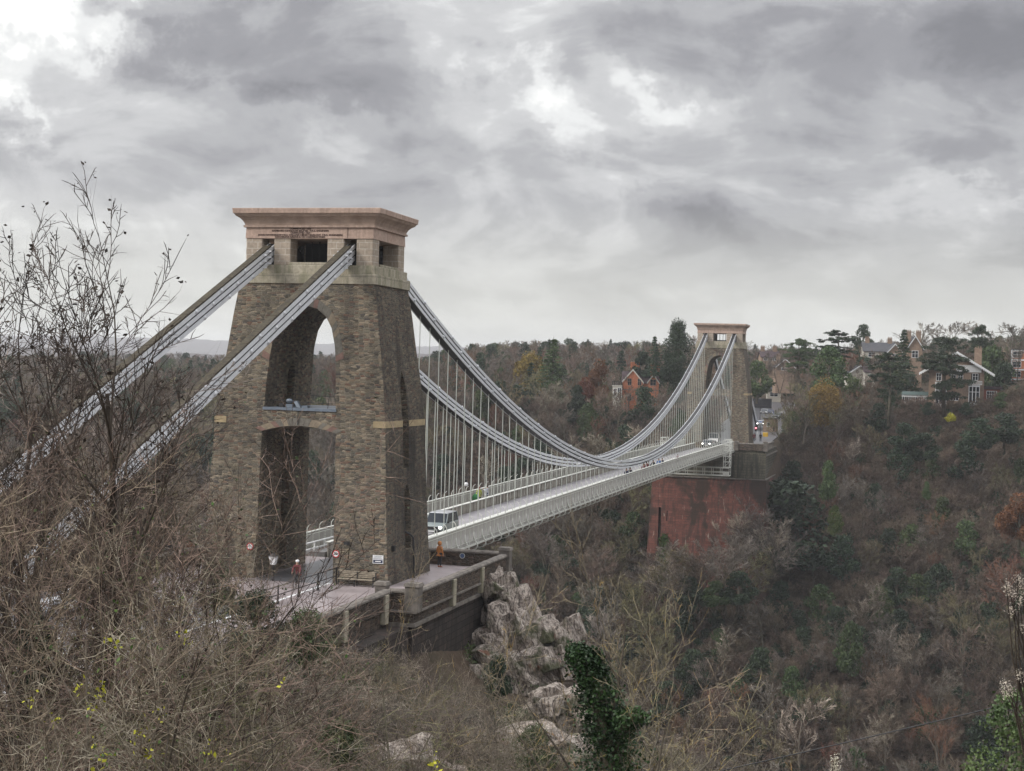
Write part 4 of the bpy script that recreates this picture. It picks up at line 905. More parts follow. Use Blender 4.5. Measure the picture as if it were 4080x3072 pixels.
for (u, t_, d_, mt) in ((2600, 2150, 286, 'twig_olive'), (2650, 2240, 283, 'twig_grey'), (2700, 2190, 284, 'twig_pale'), (2760, 2140, 287, 'twig_grey'), (2820, 2190, 285, 'twig_brown'), (2880, 2120, 284, 'twig_grey'), (2930, 2170, 286, 'twig_olive'), (2980, 2100, 287, 'twig_grey'), (3040, 2030, 290, 'twig_pale'), (3105, 1980, 292, 'twig_grey'), (2740, 2290, 282, 'leaf_dark'), (2850, 2310, 281, 'leaf_mid'), (2940, 2270, 282, 'leaf_dark'), (3130, 1900, 300, 'leaf_dark')):
    px_tree(EV[0] if 'leaf' in mt else BT[(0, 1, 4)[d_ % 3]], u, t_, 2430 if u < 3000 else 2330, d_, '%s tree %s' % (CN[mt], 'against the foot of the red abutment' if u < 3000 else 'at the right corner of the red abutment'), mat=M[mt], group='%s trees hiding the foot of the abutment' % CN[mt], wid=1.35)
# ivy on the face of the red abutment
b = MB(); rr2 = random.Random(4)
for i in range(1500):
    t = rr2.random(); wx = .35 + 1.1 * math.sin(math.pi * min(1, t * .9 + .1)); leaf(b, Vector((-8.3 + rr2.gauss(0, .45) * wx, -.45 - (t * .9) + rr2.uniform(-.15, .15), -16.5 - 13 * t)), .42, rr2)
o = b.build('ivy_patch', M['leaf_bright']); o.location = (0, 200, 0); tag(o, 'green ivy climbing the lower left of the red abutment', 'ivy')
# ---- the rest of the wood: too many to count, one object each
def scatter(name, label, pts, protos, mats=None):
    """one object whose points carry copies of a few kinds of tree"""
    vs = []; 
    me = bpy.data.meshes.new(name); me.from_pydata([p[:3] for p in pts], [], [])
    for nm, i, ty in (('tsc', 3, 'FLOAT'), ('trz', 4, 'FLOAT'), ('tk', 5, 'INT')):
        at_ = me.attributes.new(nm, ty, 'POINT'); at_.data.foreach_set('value', [p[i] for p in pts])
    o = mk(name, me); tag(o, None, kind='stuff')
    c = bpy.data.collections.new(name + '_kinds')
    for k, p in enumerate(protos):
        j = bpy.data.objects.new('%s_%02d' % (name, k), p); c.objects.link(j)
    g = bpy.data.node_groups.new(name, 'GeometryNodeTree'); g.interface.new_socket('Geometry', in_out='INPUT', socket_type='NodeSocketGeometry'); g.interface.new_socket('Geometry', in_out='OUTPUT', socket_type='NodeSocketGeometry')
    n = g.nodes; l = g.links; gi = n.new('NodeGroupInput'); go = n.new('NodeGroupOutput'); ip = n.new('GeometryNodeInstanceOnPoints'); ci = n.new('GeometryNodeCollectionInfo')
    ci.inputs['Collection'].default_value = c; ci.inputs['Separate Children'].default_value = True; ci.inputs['Reset Children'].default_value = True; ip.inputs['Pick Instance'].default_value = True
    def attr(nm, ty):
        a = n.new('GeometryNodeInputNamedAttribute'); a.data_type = ty; a.inputs[0].default_value = nm; return a.outputs['Attribute']
    cx = n.new('ShaderNodeCombineXYZ'); l.new(attr('trz', 'FLOAT'), cx.inputs[2]); 
    m2p = n.new('GeometryNodeMeshToPoints'); l.new(gi.outputs[0], m2p.inputs[0])
    l.new(m2p.outputs[0], ip.inputs['Points']); l.new(ci.outputs[0], ip.inputs['Instance']); l.new(attr('tk', 'INT'), ip.inputs['Instance Index']); l.new(cx.outputs[0], ip.inputs['Rotation']); l.new(attr('tsc', 'FLOAT'), ip.inputs['Scale'])
    l.new(ip.outputs[0], go.inputs[0]); mod = o.modifiers.new('scatter', 'NODES'); mod.node_group = g; return o
def joined(P, mat=None):
    bm_ = bmesh.new(); a = P['trunk']; c = P['crown']; bm_.from_mesh(a); n0 = len(bm_.faces); bm_.from_mesh(c); bm_.faces.ensure_lookup_table()
    for i in range(n0, len(bm_.faces)): bm_.faces[i].material_index = 1
    me = bpy.data.meshes.new('kind'); bm_.to_mesh(me); bm_.free(); me.materials.append(a.materials[0]); me.materials.append(mat or c.materials[0]); return me
KIND = [joined(BT[0]), joined(BT[1]), joined(BT[2]), joined(BT[3], M['twig_brown']), joined(BT[4]), joined(BT[5], M['twig_russet']), joined(EV[0]), joined(EV[1]), joined(FIR)]
pts = []; rr = random.Random(5)
for i in range(9000):
    x = rr.uniform(-420, 160); y = rr.uniform(236, 560)
    if rr.random() > (1 if y < 340 else .62): continue
    u, v, dd = vis(x, y, gz1(x, y) + 10)
    if not (-300 < u < 4400) or keepout(x, y) or not free(x, y, 5.5): continue
    if 10 < x < 62 and y < 252: continue
    kk = rr.choice([0, 1, 1, 2, 3, 3, 4, 0, 5, 6, 6, 7, 8]); sc = rr.uniform(.7, 1.1); hh = {6: 9, 7: 9, 8: 13}.get(kk, 12); lim = interp(u, SKYL) + rr.uniform(-8, 22)
    zb_ = gz1(x, y); ztop = zb_ + hh * sc
    if vis(x, y, ztop)[1] < lim: sc = (float(atp(u, lim, 1, y)[2]) - zb_) / hh
    if sc < .28: continue
    slots.append((x, y)); pts.append((x, y, zb_, sc, rr.uniform(0, 6.28), kk))
    if len(pts) > 1700: break
scatter('plateau_wood', None, pts, KIND)
pts = []
for i in range(14000):
    x = rr.uniform(-230, 90); y = rr.uniform(112, 240)
    if keepout(x, y) or not free(x, y, 3.5): continue
    u, v, dd = vis(x, y, gz1(x, y) + 6)
    if not (-300 < u < 4400 and v < 3300): continue
    slots.append((x, y)); pts.append((x, y, gz1(x, y), rr.uniform(.55, .95) if x > -75 else rr.uniform(.8, 1.1), rr.uniform(0, 6.28), rr.choice([0, 1, 2, 3, 4, 5, 1, 3, 6, 6, 7])))
scatter('gorge_wood', None, pts, KIND)
pts = []
for i in range(8000):
    x = rr.uniform(-90, 80); y = rr.uniform(114, 252) if i % 3 else rr.uniform(205, 250)
    if i % 3 == 0: x = rr.uniform(12, 78)
    if keepout(x, y, True): continue
    pts.append((x, y, gz1(x, y) - .2, rr.uniform(.5, 1.15), rr.uniform(0, 6.28), rr.choice([0, 1, 1, 1])))
scatter('undergrowth', None, pts, [joined(SHR[0]), joined(SHR[1], M['twig_brown'])])
# ------------------------------------------------------------------ buildings
def facing(u, v, d, drop=0.):
    p = at(u, v, d); c = CAM - p; return (p[0], p[1], p[2] - drop), math.atan2(c[0], -c[1])
def window(parent, x, z, w_, h, y=0., frame='white', mull=1, name='window'):
    b = MB(); t = .09
    b.box(x - w_ / 2 - t, x - w_ / 2, y - .06, y + .02, z - t, z + h + t); b.box(x + w_ / 2, x + w_ / 2 + t, y - .06, y + .02, z - t, z + h + t); b.box(x - w_ / 2, x + w_ / 2, y - .06, y + .02, z - t, z); b.box(x - w_ / 2, x + w_ / 2, y - .06, y + .02, z + h, z + h + t)
    for i in range(mull): mx = x - w_ / 2 + w_ * (i + 1) / (mull + 1); b.box(mx - .035, mx + .035, y - .05, y + .01, z, z + h)
    b.box(x - w_ / 2, x + w_ / 2, y - .045, y + .01, z + h * .55, z + h * .55 + .05)
    f = b.build(name, M[frame], parent); MB().box(x - w_ / 2, x + w_ / 2, y - .02, y + .01, z, z + h).build('pane', M['glass'], f)
def gable_wall(b, x0, x1, y0, y1, z0, ze, za, m=0):
    xm = (x0 + x1) / 2; b.prism([(x0, z0), (x1, z0), (x1, ze), (xm, za), (x0, ze)], lambda x, z: (x, y1, z), lambda x, z: (x, y0, z), m)
def gable_roof(b, x0, x1, y0, y1, ze, za, o=.25, t=.14):
    """ridge runs away from the viewer"""
    xm = (x0 + x1) / 2; k = (za - ze) / (xm - x0)
    for s in (-1, 1):
        xe = xm + s * ((x1 - x0) / 2 + o); zz_ = za - k * ((x1 - x0) / 2 + o)
        lo_ = [(xm, y0, za + .01), (xe, y0, zz_ + .01), (xe, y1, zz_ + .01), (xm, y1, za + .01)]; 
        if s < 0: lo_ = lo_[::-1]
        b.hexa(lo_, [(x, y, z + t) for x, y, z in lo_])
def side_roof(b, x0, x1, y0, y1, ze, zr, t=.14, o=.3):
    """ridge runs across"""
    ym = (y0 + y1) / 2; k = (zr - ze) / (ym - y0)
    for (ya, za, yb, zb) in ((y0 - o, ze - k * o, ym, zr), (ym, zr, y1 + o, ze - k * o)):
        lo_ = [(x0 - o, ya, za + .01), (x1 + o, ya, za + .01), (x1 + o, yb, zb + .01), (x0 - o, yb, zb + .01)]; b.hexa(lo_, [(x, y, z + t) for x, y, z in lo_])
def chimney(parent, x, y, z0, z1, w_=.9, d_=.6, mat='redbrick', pots=3):
    b = MB(); b.box(x - w_ / 2, x + w_ / 2, y - d_ / 2, y + d_ / 2, z0, z1); b.box(x - w_ / 2 - .08, x + w_ / 2 + .08, y - d_ / 2 - .08, y + d_ / 2 + .08, z1, z1 + .15)
    c = b.build('chimney', M[mat], parent); b = MB()
    for i in range(pots): px_ = x - w_ / 2 + w_ * (i + .5) / pots; b.cyl((px_, y, z1 + .15), (px_, y, z1 + .5), .12, 8)
    b.build('chimney_pots', M['buff'], c)
# orange brick house
loc, rz = facing(2530, 1600, 352)
H_ = thing('brick_house', 'orange brick house with two gables and tall chimneys left of the far tower', 'house', loc, rz)
b = MB(); b.box(-2.98, 5.18, .9, 8, -4, 4.3); b.prism([(.9, 4.3), (8, 4.3), (4.45, 6.6)], lambda y, z: (-2.98, y, z), lambda y, z: (5.18, y, z)); gable_wall(b, -3, 1.7, 0, 4.4, -4, 4.35, 7.1); gable_wall(b, 2.8, 5.3, 0, 4.4, -4, 4.35, 6.1); b.build('brick_walls', M['redbrick'], H_)
b = MB(); side_roof(b, -2.9, 5.1, .9, 8, 4.35, 6.75); gable_roof(b, -3, 1.7, -.1, 4.5, 4.4, 7.15); gable_roof(b, 2.8, 5.3, -.1, 4.5, 4.4, 6.15); b.build('roof', M['rooftile'], H_)
b = MB()
for (x0, x1, za) in ((-3.2, 1.9, 7.2), (2.6, 5.5, 6.2)):
    xm = (x0 + x1) / 2
    for xe in (x0, x1): b.prism([(xe, 4.05), (xe, 4.45), (xm, za + .25), (xm, za - .15)] if xe > xm else [(xe, 4.05), (xm, za - .15), (xm, za + .25), (xe, 4.45)], lambda x, z: (x, -.12, z), lambda x, z: (x, -.2, z))
b.build('gable_coping', M['render'], H_)
for (x, z, w_, h) in ((-1.35, 3.75, .75, 1.45), (.92, 3.75, .75, 1.45), (4.0, 3.8, 1.2, 1.3), (-1.35, .2, .8, 1.6), (.92, .2, .8, 1.6)): window(H_, x, z, w_, h, 0, 'buff')
b = MB(); b.box(-3.05, 5.35, -.06, 0, 2.6, 2.75); b.build('string_course', M['coping'], H_)
chimney(H_, -.2, 5.2, 6, 8.9, 2.1, .7, pots=4); chimney(H_, 3.8, 3.2, 5.5, 8.5, 1.0, .7, pots=2); chimney(H_, 5.2, 5, 5, 8.3, .8, .6, pots=2)
W_ = MB(); W_.box(-5.2, -3.02, -.6, 4, -3, 3.4); W_.box(-5.35, -3.02, -.75, 4, 3.4, 3.6); bay = W_.build('stone_bay', M['render'], H_)
window(H_, -3.6, .9, .7, 2.1, -.62); window(H_, -4.6, 1.2, .6, 1.6, -.62); b = MB()
for k in range(6): b.box(-5.3 + k * .42, -5.15 + k * .42, -.72, -.6, 3.6, 4.4)
b.box(-5.32, -3.0, -.74, -.58, 4.4, 4.52); b.build('balustrade', M['dark'], H_)
# villa
loc, rz = facing(3800, 1612, 325)
V_ = thing('villa', 'large pinkish stone villa with a scalloped white gable and white bay windows behind the cedar', 'house', loc, rz)
b = MB(); gable_wall(b, -5.2, 6.0, 0, 12, -5, 7.6, 11.0); b.build('stone_walls', M['buff'], V_)
b = MB(); gable_roof(b, -5.2, 6.0, -1.2, 12, 7.6, 11.05, 2.0, .16); b.build('roof', M['slate'], V_)
b = MB()
for s in (-1, 1):
    xm, L_, k = .4, 7.65, 3.4 / 5.6
    x0 = xm; x1 = xm + s * L_; z0, z1 = 11.25, 11.25 - L_ * k; n_ = 22
    for i in range(n_):
        xa = x0 + (x1 - x0) * i / n_; xb = x0 + (x1 - x0) * (i + 1) / n_; za = z0 + (z1 - z0) * i / n_; zb = z0 + (z1 - z0) * (i + 1) / n_; xc = (xa + xb) / 2
        p = [(xa, za), (xb, zb), (xb, zb - .42), (xc, (za + zb) / 2 - .68), (xa, za - .42)]
        if s > 0: p = p[::-1]
        b.prism(p, lambda x, z: (x, -1.32, z), lambda x, z: (x, -1.22, z))
b.build('bargeboard', M['white'], V_)
for (x, z, w_, h, mu) in ((4.2, 5.3, 1.0, 1.3, 1), (-.2, 4.6, .9, 1.6, 1), (.1, .9, 1.6, 1.0, 2), (1.2, 5.2, .9, 1.4, 1), (-3.2, 5, .9, 1.5, 1)): window(V_, x, z, w_, h, 0, 'white', mu)
b = MB(); b.box(3.35, 3.62, -.06, 0, 5.3, 6.6); b.box(4.8, 5.07, -.06, 0, 5.3, 6.6); b.build('shutters', M['dark'], V_)
def baywin(parent, x0, x1, z0, z1, dep, lights):
    b = MB(); b.box(x0, x1, -dep, -.0, z0, z0 + .9); b.box(x0 - .1, x1 + .1, -dep - .1, 0, z1 - .35, z1)
    for i in range(lights + 1): x = x0 + (x1 - x0) * i / lights; b.box(x - .07, x + .07, -dep, -dep + .14, z0 + .9, z1 - .35)
    b.box(x0, x1, -dep, -dep + .1, z0 + (z1 - z0) * .68, z0 + (z1 - z0) * .68 + .1)
    f = b.build('bay_window', M['white'], parent); MB().box(x0 + .02, x1 - .02, -dep + .08, -.0, z0 + .9, z1 - .36).build('pane', M['glass'], f)
baywin(V_, 3.0, 5.1, -.4, 4.2, 1.0, 3); baywin(V_, -3.8, -1.6, -.8, 4.7, 1.1, 3)
b = MB(); b.box(2.9, 5.6, -1.25, 0, 4.3, 4.4)
for k in range(12): b.box(2.95 + k * .23, 3.05 + k * .23, -1.22, -1.17, 4.4, 5.0)
b.box(2.9, 5.6, -1.25, -1.15, 5.0, 5.1); b.build('balcony', M['white'], V_)
b = MB(); b.box(.3, 5.4, -.3, 0, 6.9, 8.4); b.build('gable_panel', M['white'], V_)
chimney(V_, 4.7, 5, 8, 12.0, 1.5, .9, 'buff', 3)
b = MB(); b.box(-10.6, -5.6, .6, 6, -2, .25); b.box(-10.7, -5.5, .4, 6, 1.35, 1.75)
for k in range(12): b.box(-10.6 + k * .44, -10.5 + k * .44, .5, .6, -.2, 1.4)
f = b.build('veranda', M['white'], V_); MB().box(-10.5, -5.7, .62, 5.8, .24, 1.36).build('pane', M['glass'], f)
MB().hexa([(-10.8, .2, 1.76), (-5.2, .2, 1.76), (-5.2, 6, 1.76), (-10.8, 6, 1.76)], [(-10.6, 1.6, 2.5), (-5.3, 1.6, 2.5), (-5.3, 6, 2.5), (-10.6, 6, 2.5)]).build('veranda_roof', plain('green_slate', (.04, .07, .065), .7), V_)
b = MB(); b.box(6.02, 9.3, 1, 6, -2, 3.4); b.build('timber_annexe', M['shed'], V_); MB().box(5.98, 9.7, .7, 6.3, 3.42, 4.1).build('annexe_roof', M['rooftile'], V_); window(V_, 7.6, 1.5, 1.9, 1.5, 1.0, 'white', 3)
# white flats
loc, rz = facing(4085, 1512, 348); F_ = thing('block_of_flats', 'white and brick modern flats at the right edge of the picture', 'flats', loc, rz)
MB().box(-3.1, 9, 0, 8, -6, 6.6).build('brick_walls', M['redbrick'], F_); b = MB()
for z in (-.2, 2.0, 4.2, 6.3): b.box(-3.2, 9.1, -.25, 8, z, z + .35)
b.box(-3.2, -2.9, -.2, 0, 0, 6.3); b.build('white_bands', M['white'], F_)
for r_ in range(3):
    for k in range(4): window(F_, -1.9 + k * 2.6, .55 + r_ * 2.2, 1.7, 1.2, -.02, 'white', 1)
MB().box(-3.3, 9.2, -.4, 8.2, 6.66, 6.85).build('flat_roof', M['slate'], F_)
for (u, t_, b_, d_, mt, lab) in ((3105, 1400, 1560, 402, 'twig_grey', 'tall grey leafless tree before the brown-gabled house'), (3150, 1440, 1600, 395, 'twig_brown', 'brown leafless tree right of the white lodge'), (3040, 1400, 1560, 410, 'twig_grey', 'grey leafless tree just right of the far tower top'), (3190, 1450, 1640, 372, 'twig_brown', 'brown leafless tree between the lodge and the golden oak'), (3225, 1440, 1620, 380, 'twig_russet', 'russet leafless tree left of the golden oak'), (3015, 1430, 1600, 400, 'leaf_mid', 'green tree close to the right side of the far tower'),
        (3135, 1560, 1700, 352, 'twig_brown', 'brown leafless tree beside the road right of the toll house'), (3480, 1420, 1600, 352, 'twig_grey', 'grey leafless tree before the slate-roofed house'), (3420, 1480, 1640, 345, 'twig_grey', 'grey leafless tree before the white rendered house'), (3390, 1600, 1720, 332, 'twig_olive', 'olive leafless tree left of the red outbuilding'), (3500, 1600, 1740, 318, 'leaf_dark', 'dark evergreen left of the bare pine trunk'), (3620, 1480, 1640, 340, 'leaf_dark', 'dark evergreen between the pine and the veranda'),
        (3850, 1600, 1660, 316, 'leaf_dark', 'dark clipped shrub before the villa bay window'), (4000, 1440, 1620, 340, 'leaf_dark', 'tall dark evergreen left of the white flats'), (3990, 1560, 1640, 316, 'leaf_mid', 'yellow-green bush right of the timber annexe'), (4060, 1530, 1640, 330, 'leaf_dark', 'dark hedge below the white flats'), (3700, 1600, 1660, 312, 'leaf_dark', 'dark shrubs below the veranda'), (2460, 1560, 1660, 345, 'twig_olive', 'olive leafless tree before the stone bay of the brick house'), (2540, 1550, 1680, 342, 'twig_grey', 'grey leafless tree before the brick house'), (2620, 1520, 1660, 344, 'twig_brown', 'brown leafless tree at the right end of the brick house')):
    px_tree(EV[0] if 'leaf' in mt else rnd.choice(BT), u, t_, b_, d_, lab, 'evergreen' if 'leaf' in mt else 'tree', mat=M[mt], wid=1.3 if b_ - t_ < 110 else 1.0)
# further roofs among the trees
def cottage(u, v, d, w_, h, roof, label, wall_='render', rm='slate', ridge='side', win=2, ch=1, nm='house', dp=6.):
    loc, rz = facing(u, v, d); o = thing(nm, label, 'house', loc, rz + .15); b = MB()
    if ridge == 'side':
        b.box(-w_ / 2, w_ / 2, 0, dp, -6, h); b.prism([(0, h), (dp, h), (dp / 2, h + roof - .1)], lambda y, z: (-w_ / 2 + .02, y, z), lambda y, z: (w_ / 2 - .02, y, z)); b.build('walls', M[wall_], o); b = MB(); side_roof(b, -w_ / 2, w_ / 2, 0, dp, h, h + roof); b.build('roof', M[rm], o)
    else:
        gable_wall(b, -w_ / 2, w_ / 2, 0, dp, -6, h, h + roof); b.build('walls', M[wall_], o); b = MB(); gable_roof(b, -w_ / 2, w_ / 2, -.3, dp, h, h + roof, .35, .2); b.build('roof', M[rm], o)
        b = MB(); xm = 0
        for s in (-1, 1):
            p = [(0, h + roof + .25), (s * (w_ / 2 + .35), h - .15), (s * (w_ / 2 + .35), h - .4), (0, h + roof - .02)]
            if s > 0: p = p[::-1]
            b.prism(p, lambda x, z: (x, -.34, z), lambda x, z: (x, -.42, z))
        b.build('bargeboard', M['white'], o)
    for i in range(win): window(o, -w_ / 2 + w_ * (i + .5) / win, h * .3, w_ / win * .4, h * .5, 0)
    for i in range(ch): chimney(o, (-.35 + .7 * i / max(1, ch - 1)) * w_ if ch > 1 else -w_ * .3, dp / 2, h, h + roof + 1.2, 1.1, .6, 'buff', 3)
    return o
cottage(3505, 1432, 410, 8.5, 2.2, 2.2, 'distant house with a dark slate roof and pale chimney below the domed cypress', ch=2)
cottage(3565, 1440, 405, 3.6, 2.4, 2.0, 'distant white-gabled house end right of the slate-roofed house', 'buff', ridge='front', win=1, ch=0)
cottage(3128, 1480, 420, 5, 1.2, 2.0, 'brown-gabled distant house right of the far tower behind bare branches', 'buff', 'rooftile', 'front', 1, 1)
cottage(3068, 1442, 440, 5, 1.4, 1.6, 'distant tan house with a row of chimney pots high behind the far tower', 'buff', 'rooftile', win=2, ch=2)
cottage(3425, 1560, 352, 5.5, 4.0, 1.8, 'white rendered house half hidden behind the golden oak', 'render', 'slate', ridge='front', win=2, ch=1)
cottage(3475, 1525, 348, 3.4, 2.4, 1.2, 'small white outhouse left of the bare-trunked pine', 'render', 'rooftile', win=1, ch=0)
cottage(3455, 1650, 336, 3.8, 1.6, 1.0, 'low red outbuilding with a pale roof left of the pine trunk', 'shed', 'lead', win=0, ch=0, nm='outbuilding', dp=3)
cottage(3645, 1440, 352, 3.2, 3.0, 2.6, 'narrow stone house with a steep roof and orange chimneys left of the cedar', 'buff', 'slate', 'front', 1, 2)
loc, rz = facing(3084, 1612, 430); o = thing('white_lodge', 'small white lodge with a low grey roof beside the road beyond the toll house', 'lodge', loc, rz + .1)
MB().box(-1.9, 1.8, 0, 4, -1, 4.0).build('walls', M['render'], o); MB().hexa([(-2.5, -.6, 4.0), (2.2, -.6, 4.0), (2.2, 4.5, 4.0), (-2.5, 4.5, 4.0)], [(-1.6, .8, 5.1), (1.4, .8, 5.1), (1.4, 3.4, 5.1), (-1.6, 3.4, 5.1)]).build('roof', M['slate'], o); window(o, -.1, 2.3, 2.1, 1.1, 0, 'white', 1)
pz = float(atp(3064, 1716, 1, 250)[2]); px0 = atp(3064, 1716, 1, 250)
o = thing('toll_house', 'small buff stone toll house with sloping walls beside the road behind the far tower', 'toll house', (px0[0], 250, px0[2]), -.12)
MB().hexa([(-1.5, 0, -1), (1.5, 0, -1), (1.5, 3, -1), (-1.5, 3, -1)], [(-1.28, .15, 2.6), (1.28, .15, 2.6), (1.28, 2.9, 2.6), (-1.28, 2.9, 2.6)]).build('walls', M['buff'], o)
MB().hexa([(-1.3, .0, 2.6), (1.3, .0, 2.6), (1.3, 3, 2.6), (-1.3, 3, 2.6)], [(-1.5, -.15, 2.85), (1.5, -.15, 2.85), (1.5, 3.1, 2.85), (-1.5, 3.1, 2.85)]).build('cornice', M['coping'], o)
window(o, -.2, .95, .5, .85, .05, 'cream', 0); MB().box(.85, 1.2, -.02, .2, 0, 1.1).build('door', M['dark'], o)
# far road
tag(MB().add([(-5, 218, .42 + .05), (9, 218, .47), (10, 262, 3.2), (6, 330, 8.0), (-6, 330, 8.0), (-6, 262, 3.2)], [(0, 1, 2, 5), (5, 2, 3, 4)]).build('far_road', M['asphalt']), None, kind='structure')
T = thing('wall', 'dark wall with timber boarding across the road behind the parked cars', 'wall', tuple(at(3036, 1626, 405)), facing(3036, 1626, 405)[1]); MB().box(-2.6, 2.5, 0, .3, -1, 2.4).build('wall_body', M['slate'], T); MB().box(-2.7, 2.6, -.05, .35, 2.4, 2.55).build('coping', M['coping'], T)
# ------------------------------------------------------------------ vehicles
def car(label, loc, rz, paint, kind='suv', lights=True, cat='car'):
    """faces local -Y"""
    L_, W2, h1, h2 = {'suv': (4.7, .95, 1.08, 1.86), 'saloon': (4.4, .88, .90, 1.45), 'van': (5.2, 1.0, 1.3, 2.3)}[kind]
    o = thing('parked_car' if kind == 'saloon' else ('car' if kind == 'suv' else 'van'), label, cat, loc, rz); hl = L_ / 2
    fr = {'suv': -hl + 1.15, 'saloon': -hl + 1.1, 'van': -hl + .75}[kind]
    prof = [(-hl, .35), (-hl - .04, .62), (-hl + .06, h1 - .18), (fr, h1), (hl - .04, h1), (hl, .6), (hl, .35)]
    def arch(yc, r=.4):
        return [(yc + r * math.cos(a), .30 + r * math.sin(a)) for a in [math.pi * k / 6 for k in range(7)]]
    low = []; 
    for yc in (hl - .85, -hl + .85): low += [(y, max(z, .3)) for y, z in arch(yc)]
    p = prof[:1][::-1]; poly = [(-hl, .35)] + prof[1:] ; poly = poly + low if True else poly
    b = MB(); b.prism(poly, lambda y, z: (-W2, y, z), lambda y, z: (W2, y, z)); bd = b.build('body', paint, o); bevel(bd, .05, 2)
    # cabin
    ws, rs = (fr + .05, fr + .75) if kind != 'van' else (fr - .1, fr + .45); re_ = hl - (.1 if kind != 'saloon' else .5); rt = re_ - (.25 if kind != 'saloon' else .45); t = .14
    lo_ = [(-W2 + .04, ws, h1), (W2 - .04, ws, h1), (W2 - .04, re_, h1), (-W2 + .04, re_, h1)]; hi_ = [(-W2 + t, rs, h2 - .06), (W2 - t, rs, h2 - .06), (W2 - t, rt, h2 - .06), (-W2 + t, rt, h2 - .06)]
    cb = MB().hexa(lo_, hi_).build('cabin_glass', M['glass'], o)
    rf = MB().hexa([(x * 1.01, y, z) for x, y, z in hi_], [(-W2 + t + .06, rs + .1, h2), (W2 - t - .06, rs + .1, h2), (W2 - t - .06, rt - .05, h2), (-W2 + t + .06, rt - .05, h2)]).build('roof', M['rim'] if kind == 'suv' else paint, o)
    for s in (-1, 1):
        for (ya, yb) in ((ws, rs), ((ws + re_) / 2, (rs + rt) / 2), (re_, rt)): MB().tube([(s * (W2 - .035), ya, h1), (s * (W2 - t + .005), yb, h2 - .05)], .035, 4).build('door_pillar', paint, o)
    for s in (-1, 1):
        for y in (-hl + .85, hl - .85):
            w_ = MB().cyl((s * (W2 - .24), y, .35), (s * (W2 + .01), y, .35), .35, 18).build('wheel', M['tyre'], o); MB().cyl((s * (W2 + .0), y, .35), (s * (W2 + .02), y, .35), .2, 12).build('rim', M['rim'], w_)
        hm = M['lamp_on'] if lights else M['white']
        MB().sphere((s * (W2 - .2), -hl + .0, .78), .14, 6, sq=(1.2, .5, .8)).build('headlight', hm if not (kind == 'suv' and s < 0) else M['amber'] if lights else hm, o)
        MB().box(*sorted((s * (W2 - .2), s * (W2 - .02))), hl - .02, hl + .02, .75, 1.0).build('tail_light', bpy.data.materials['sign_red'], o)
        MB().box(*sorted((s * (W2), s * (W2 + .2))), fr + .1, fr + .2, h1 - .02, h1 + .14).build('mirror', M['dark'], o)
    MB().box(-W2 + .35, W2 - .35, -hl - .05, -hl + .05, .62, .84).build('grille', M['dark'], o); MB().box(-W2 + .02, W2 - .02, -hl - .09, -hl + .1, .36, .56).build('bumper', M['dark'], o); MB().box(-.26, .26, -hl - .10, -hl - .085, .42, .53).build('number_plate', M['white'], o)
    return o
t = NT('lamp_on'); t.b.inputs['Emission Color'].default_value = (1, .95, .85, 1); t.b.inputs['Emission Strength'].default_value = 3; M['lamp_on'] = t.m
t = NT('amber'); t.b.inputs['Base Color'].default_value = (.8, .35, .05, 1); t.b.inputs['Emission Color'].default_value = (1, .45, .05, 1); t.b.inputs['Emission Strength'].default_value = 1.5; M['amber'] = t.m
t = NT('red_lamp'); t.b.inputs['Emission Color'].default_value = (1, .1, .12, 1); t.b.inputs['Emission Strength'].default_value = 4; M['red_lamp'] = t.m
def pt(name, c): t = plain(name, c, .25, var=.03); t.node_tree.nodes['Principled BSDF'].inputs['Coat Weight'].default_value = .5; return t
car('silver-green off-road car driving towards the viewer on the bridge deck', (.55, 25.6, zd(26) + .13), 0, pt('paint_green', (.22, .26, .26)), 'suv')
car('silver car with lit headlights about to leave the far tower archway', (-.9, 203.5, zd(200) + .1), 0, pt('paint_silver', (.42, .43, .45)), 'saloon')
car('white van under the arch of the far tower', (-.7, 213.0, .75), 0, pt('paint_white', (.7, .7, .7)), 'van', False, 'van')
for (u, v, y, c, lab) in ((3048, 1652, 296, (.45, .47, .48), 'silver parked car on the road beyond the toll house'), (3068, 1656, 296, (.03, .06, .18), 'dark blue parked car right of the silver one beyond the toll house'), (3030, 1700, 256, (.35, .45, .55), 'pale blue car waiting left of the toll house'), (3098, 1670, 270, (.12, .16, .2), 'dark car half hidden by trees right of the toll house')):
    q = atp(u, v, 1, y); car(lab, (q[0], y, q[2]), rnd.uniform(-.2, .2), pt('paint_%d' % u, c), 'saloon', u == 3030)
car('white car parked on the approach road behind the bare trees on the left', (-5.4, -21.5, 0), -.9, pt('paint_white2', (.62, .64, .68)), 'saloon', False)
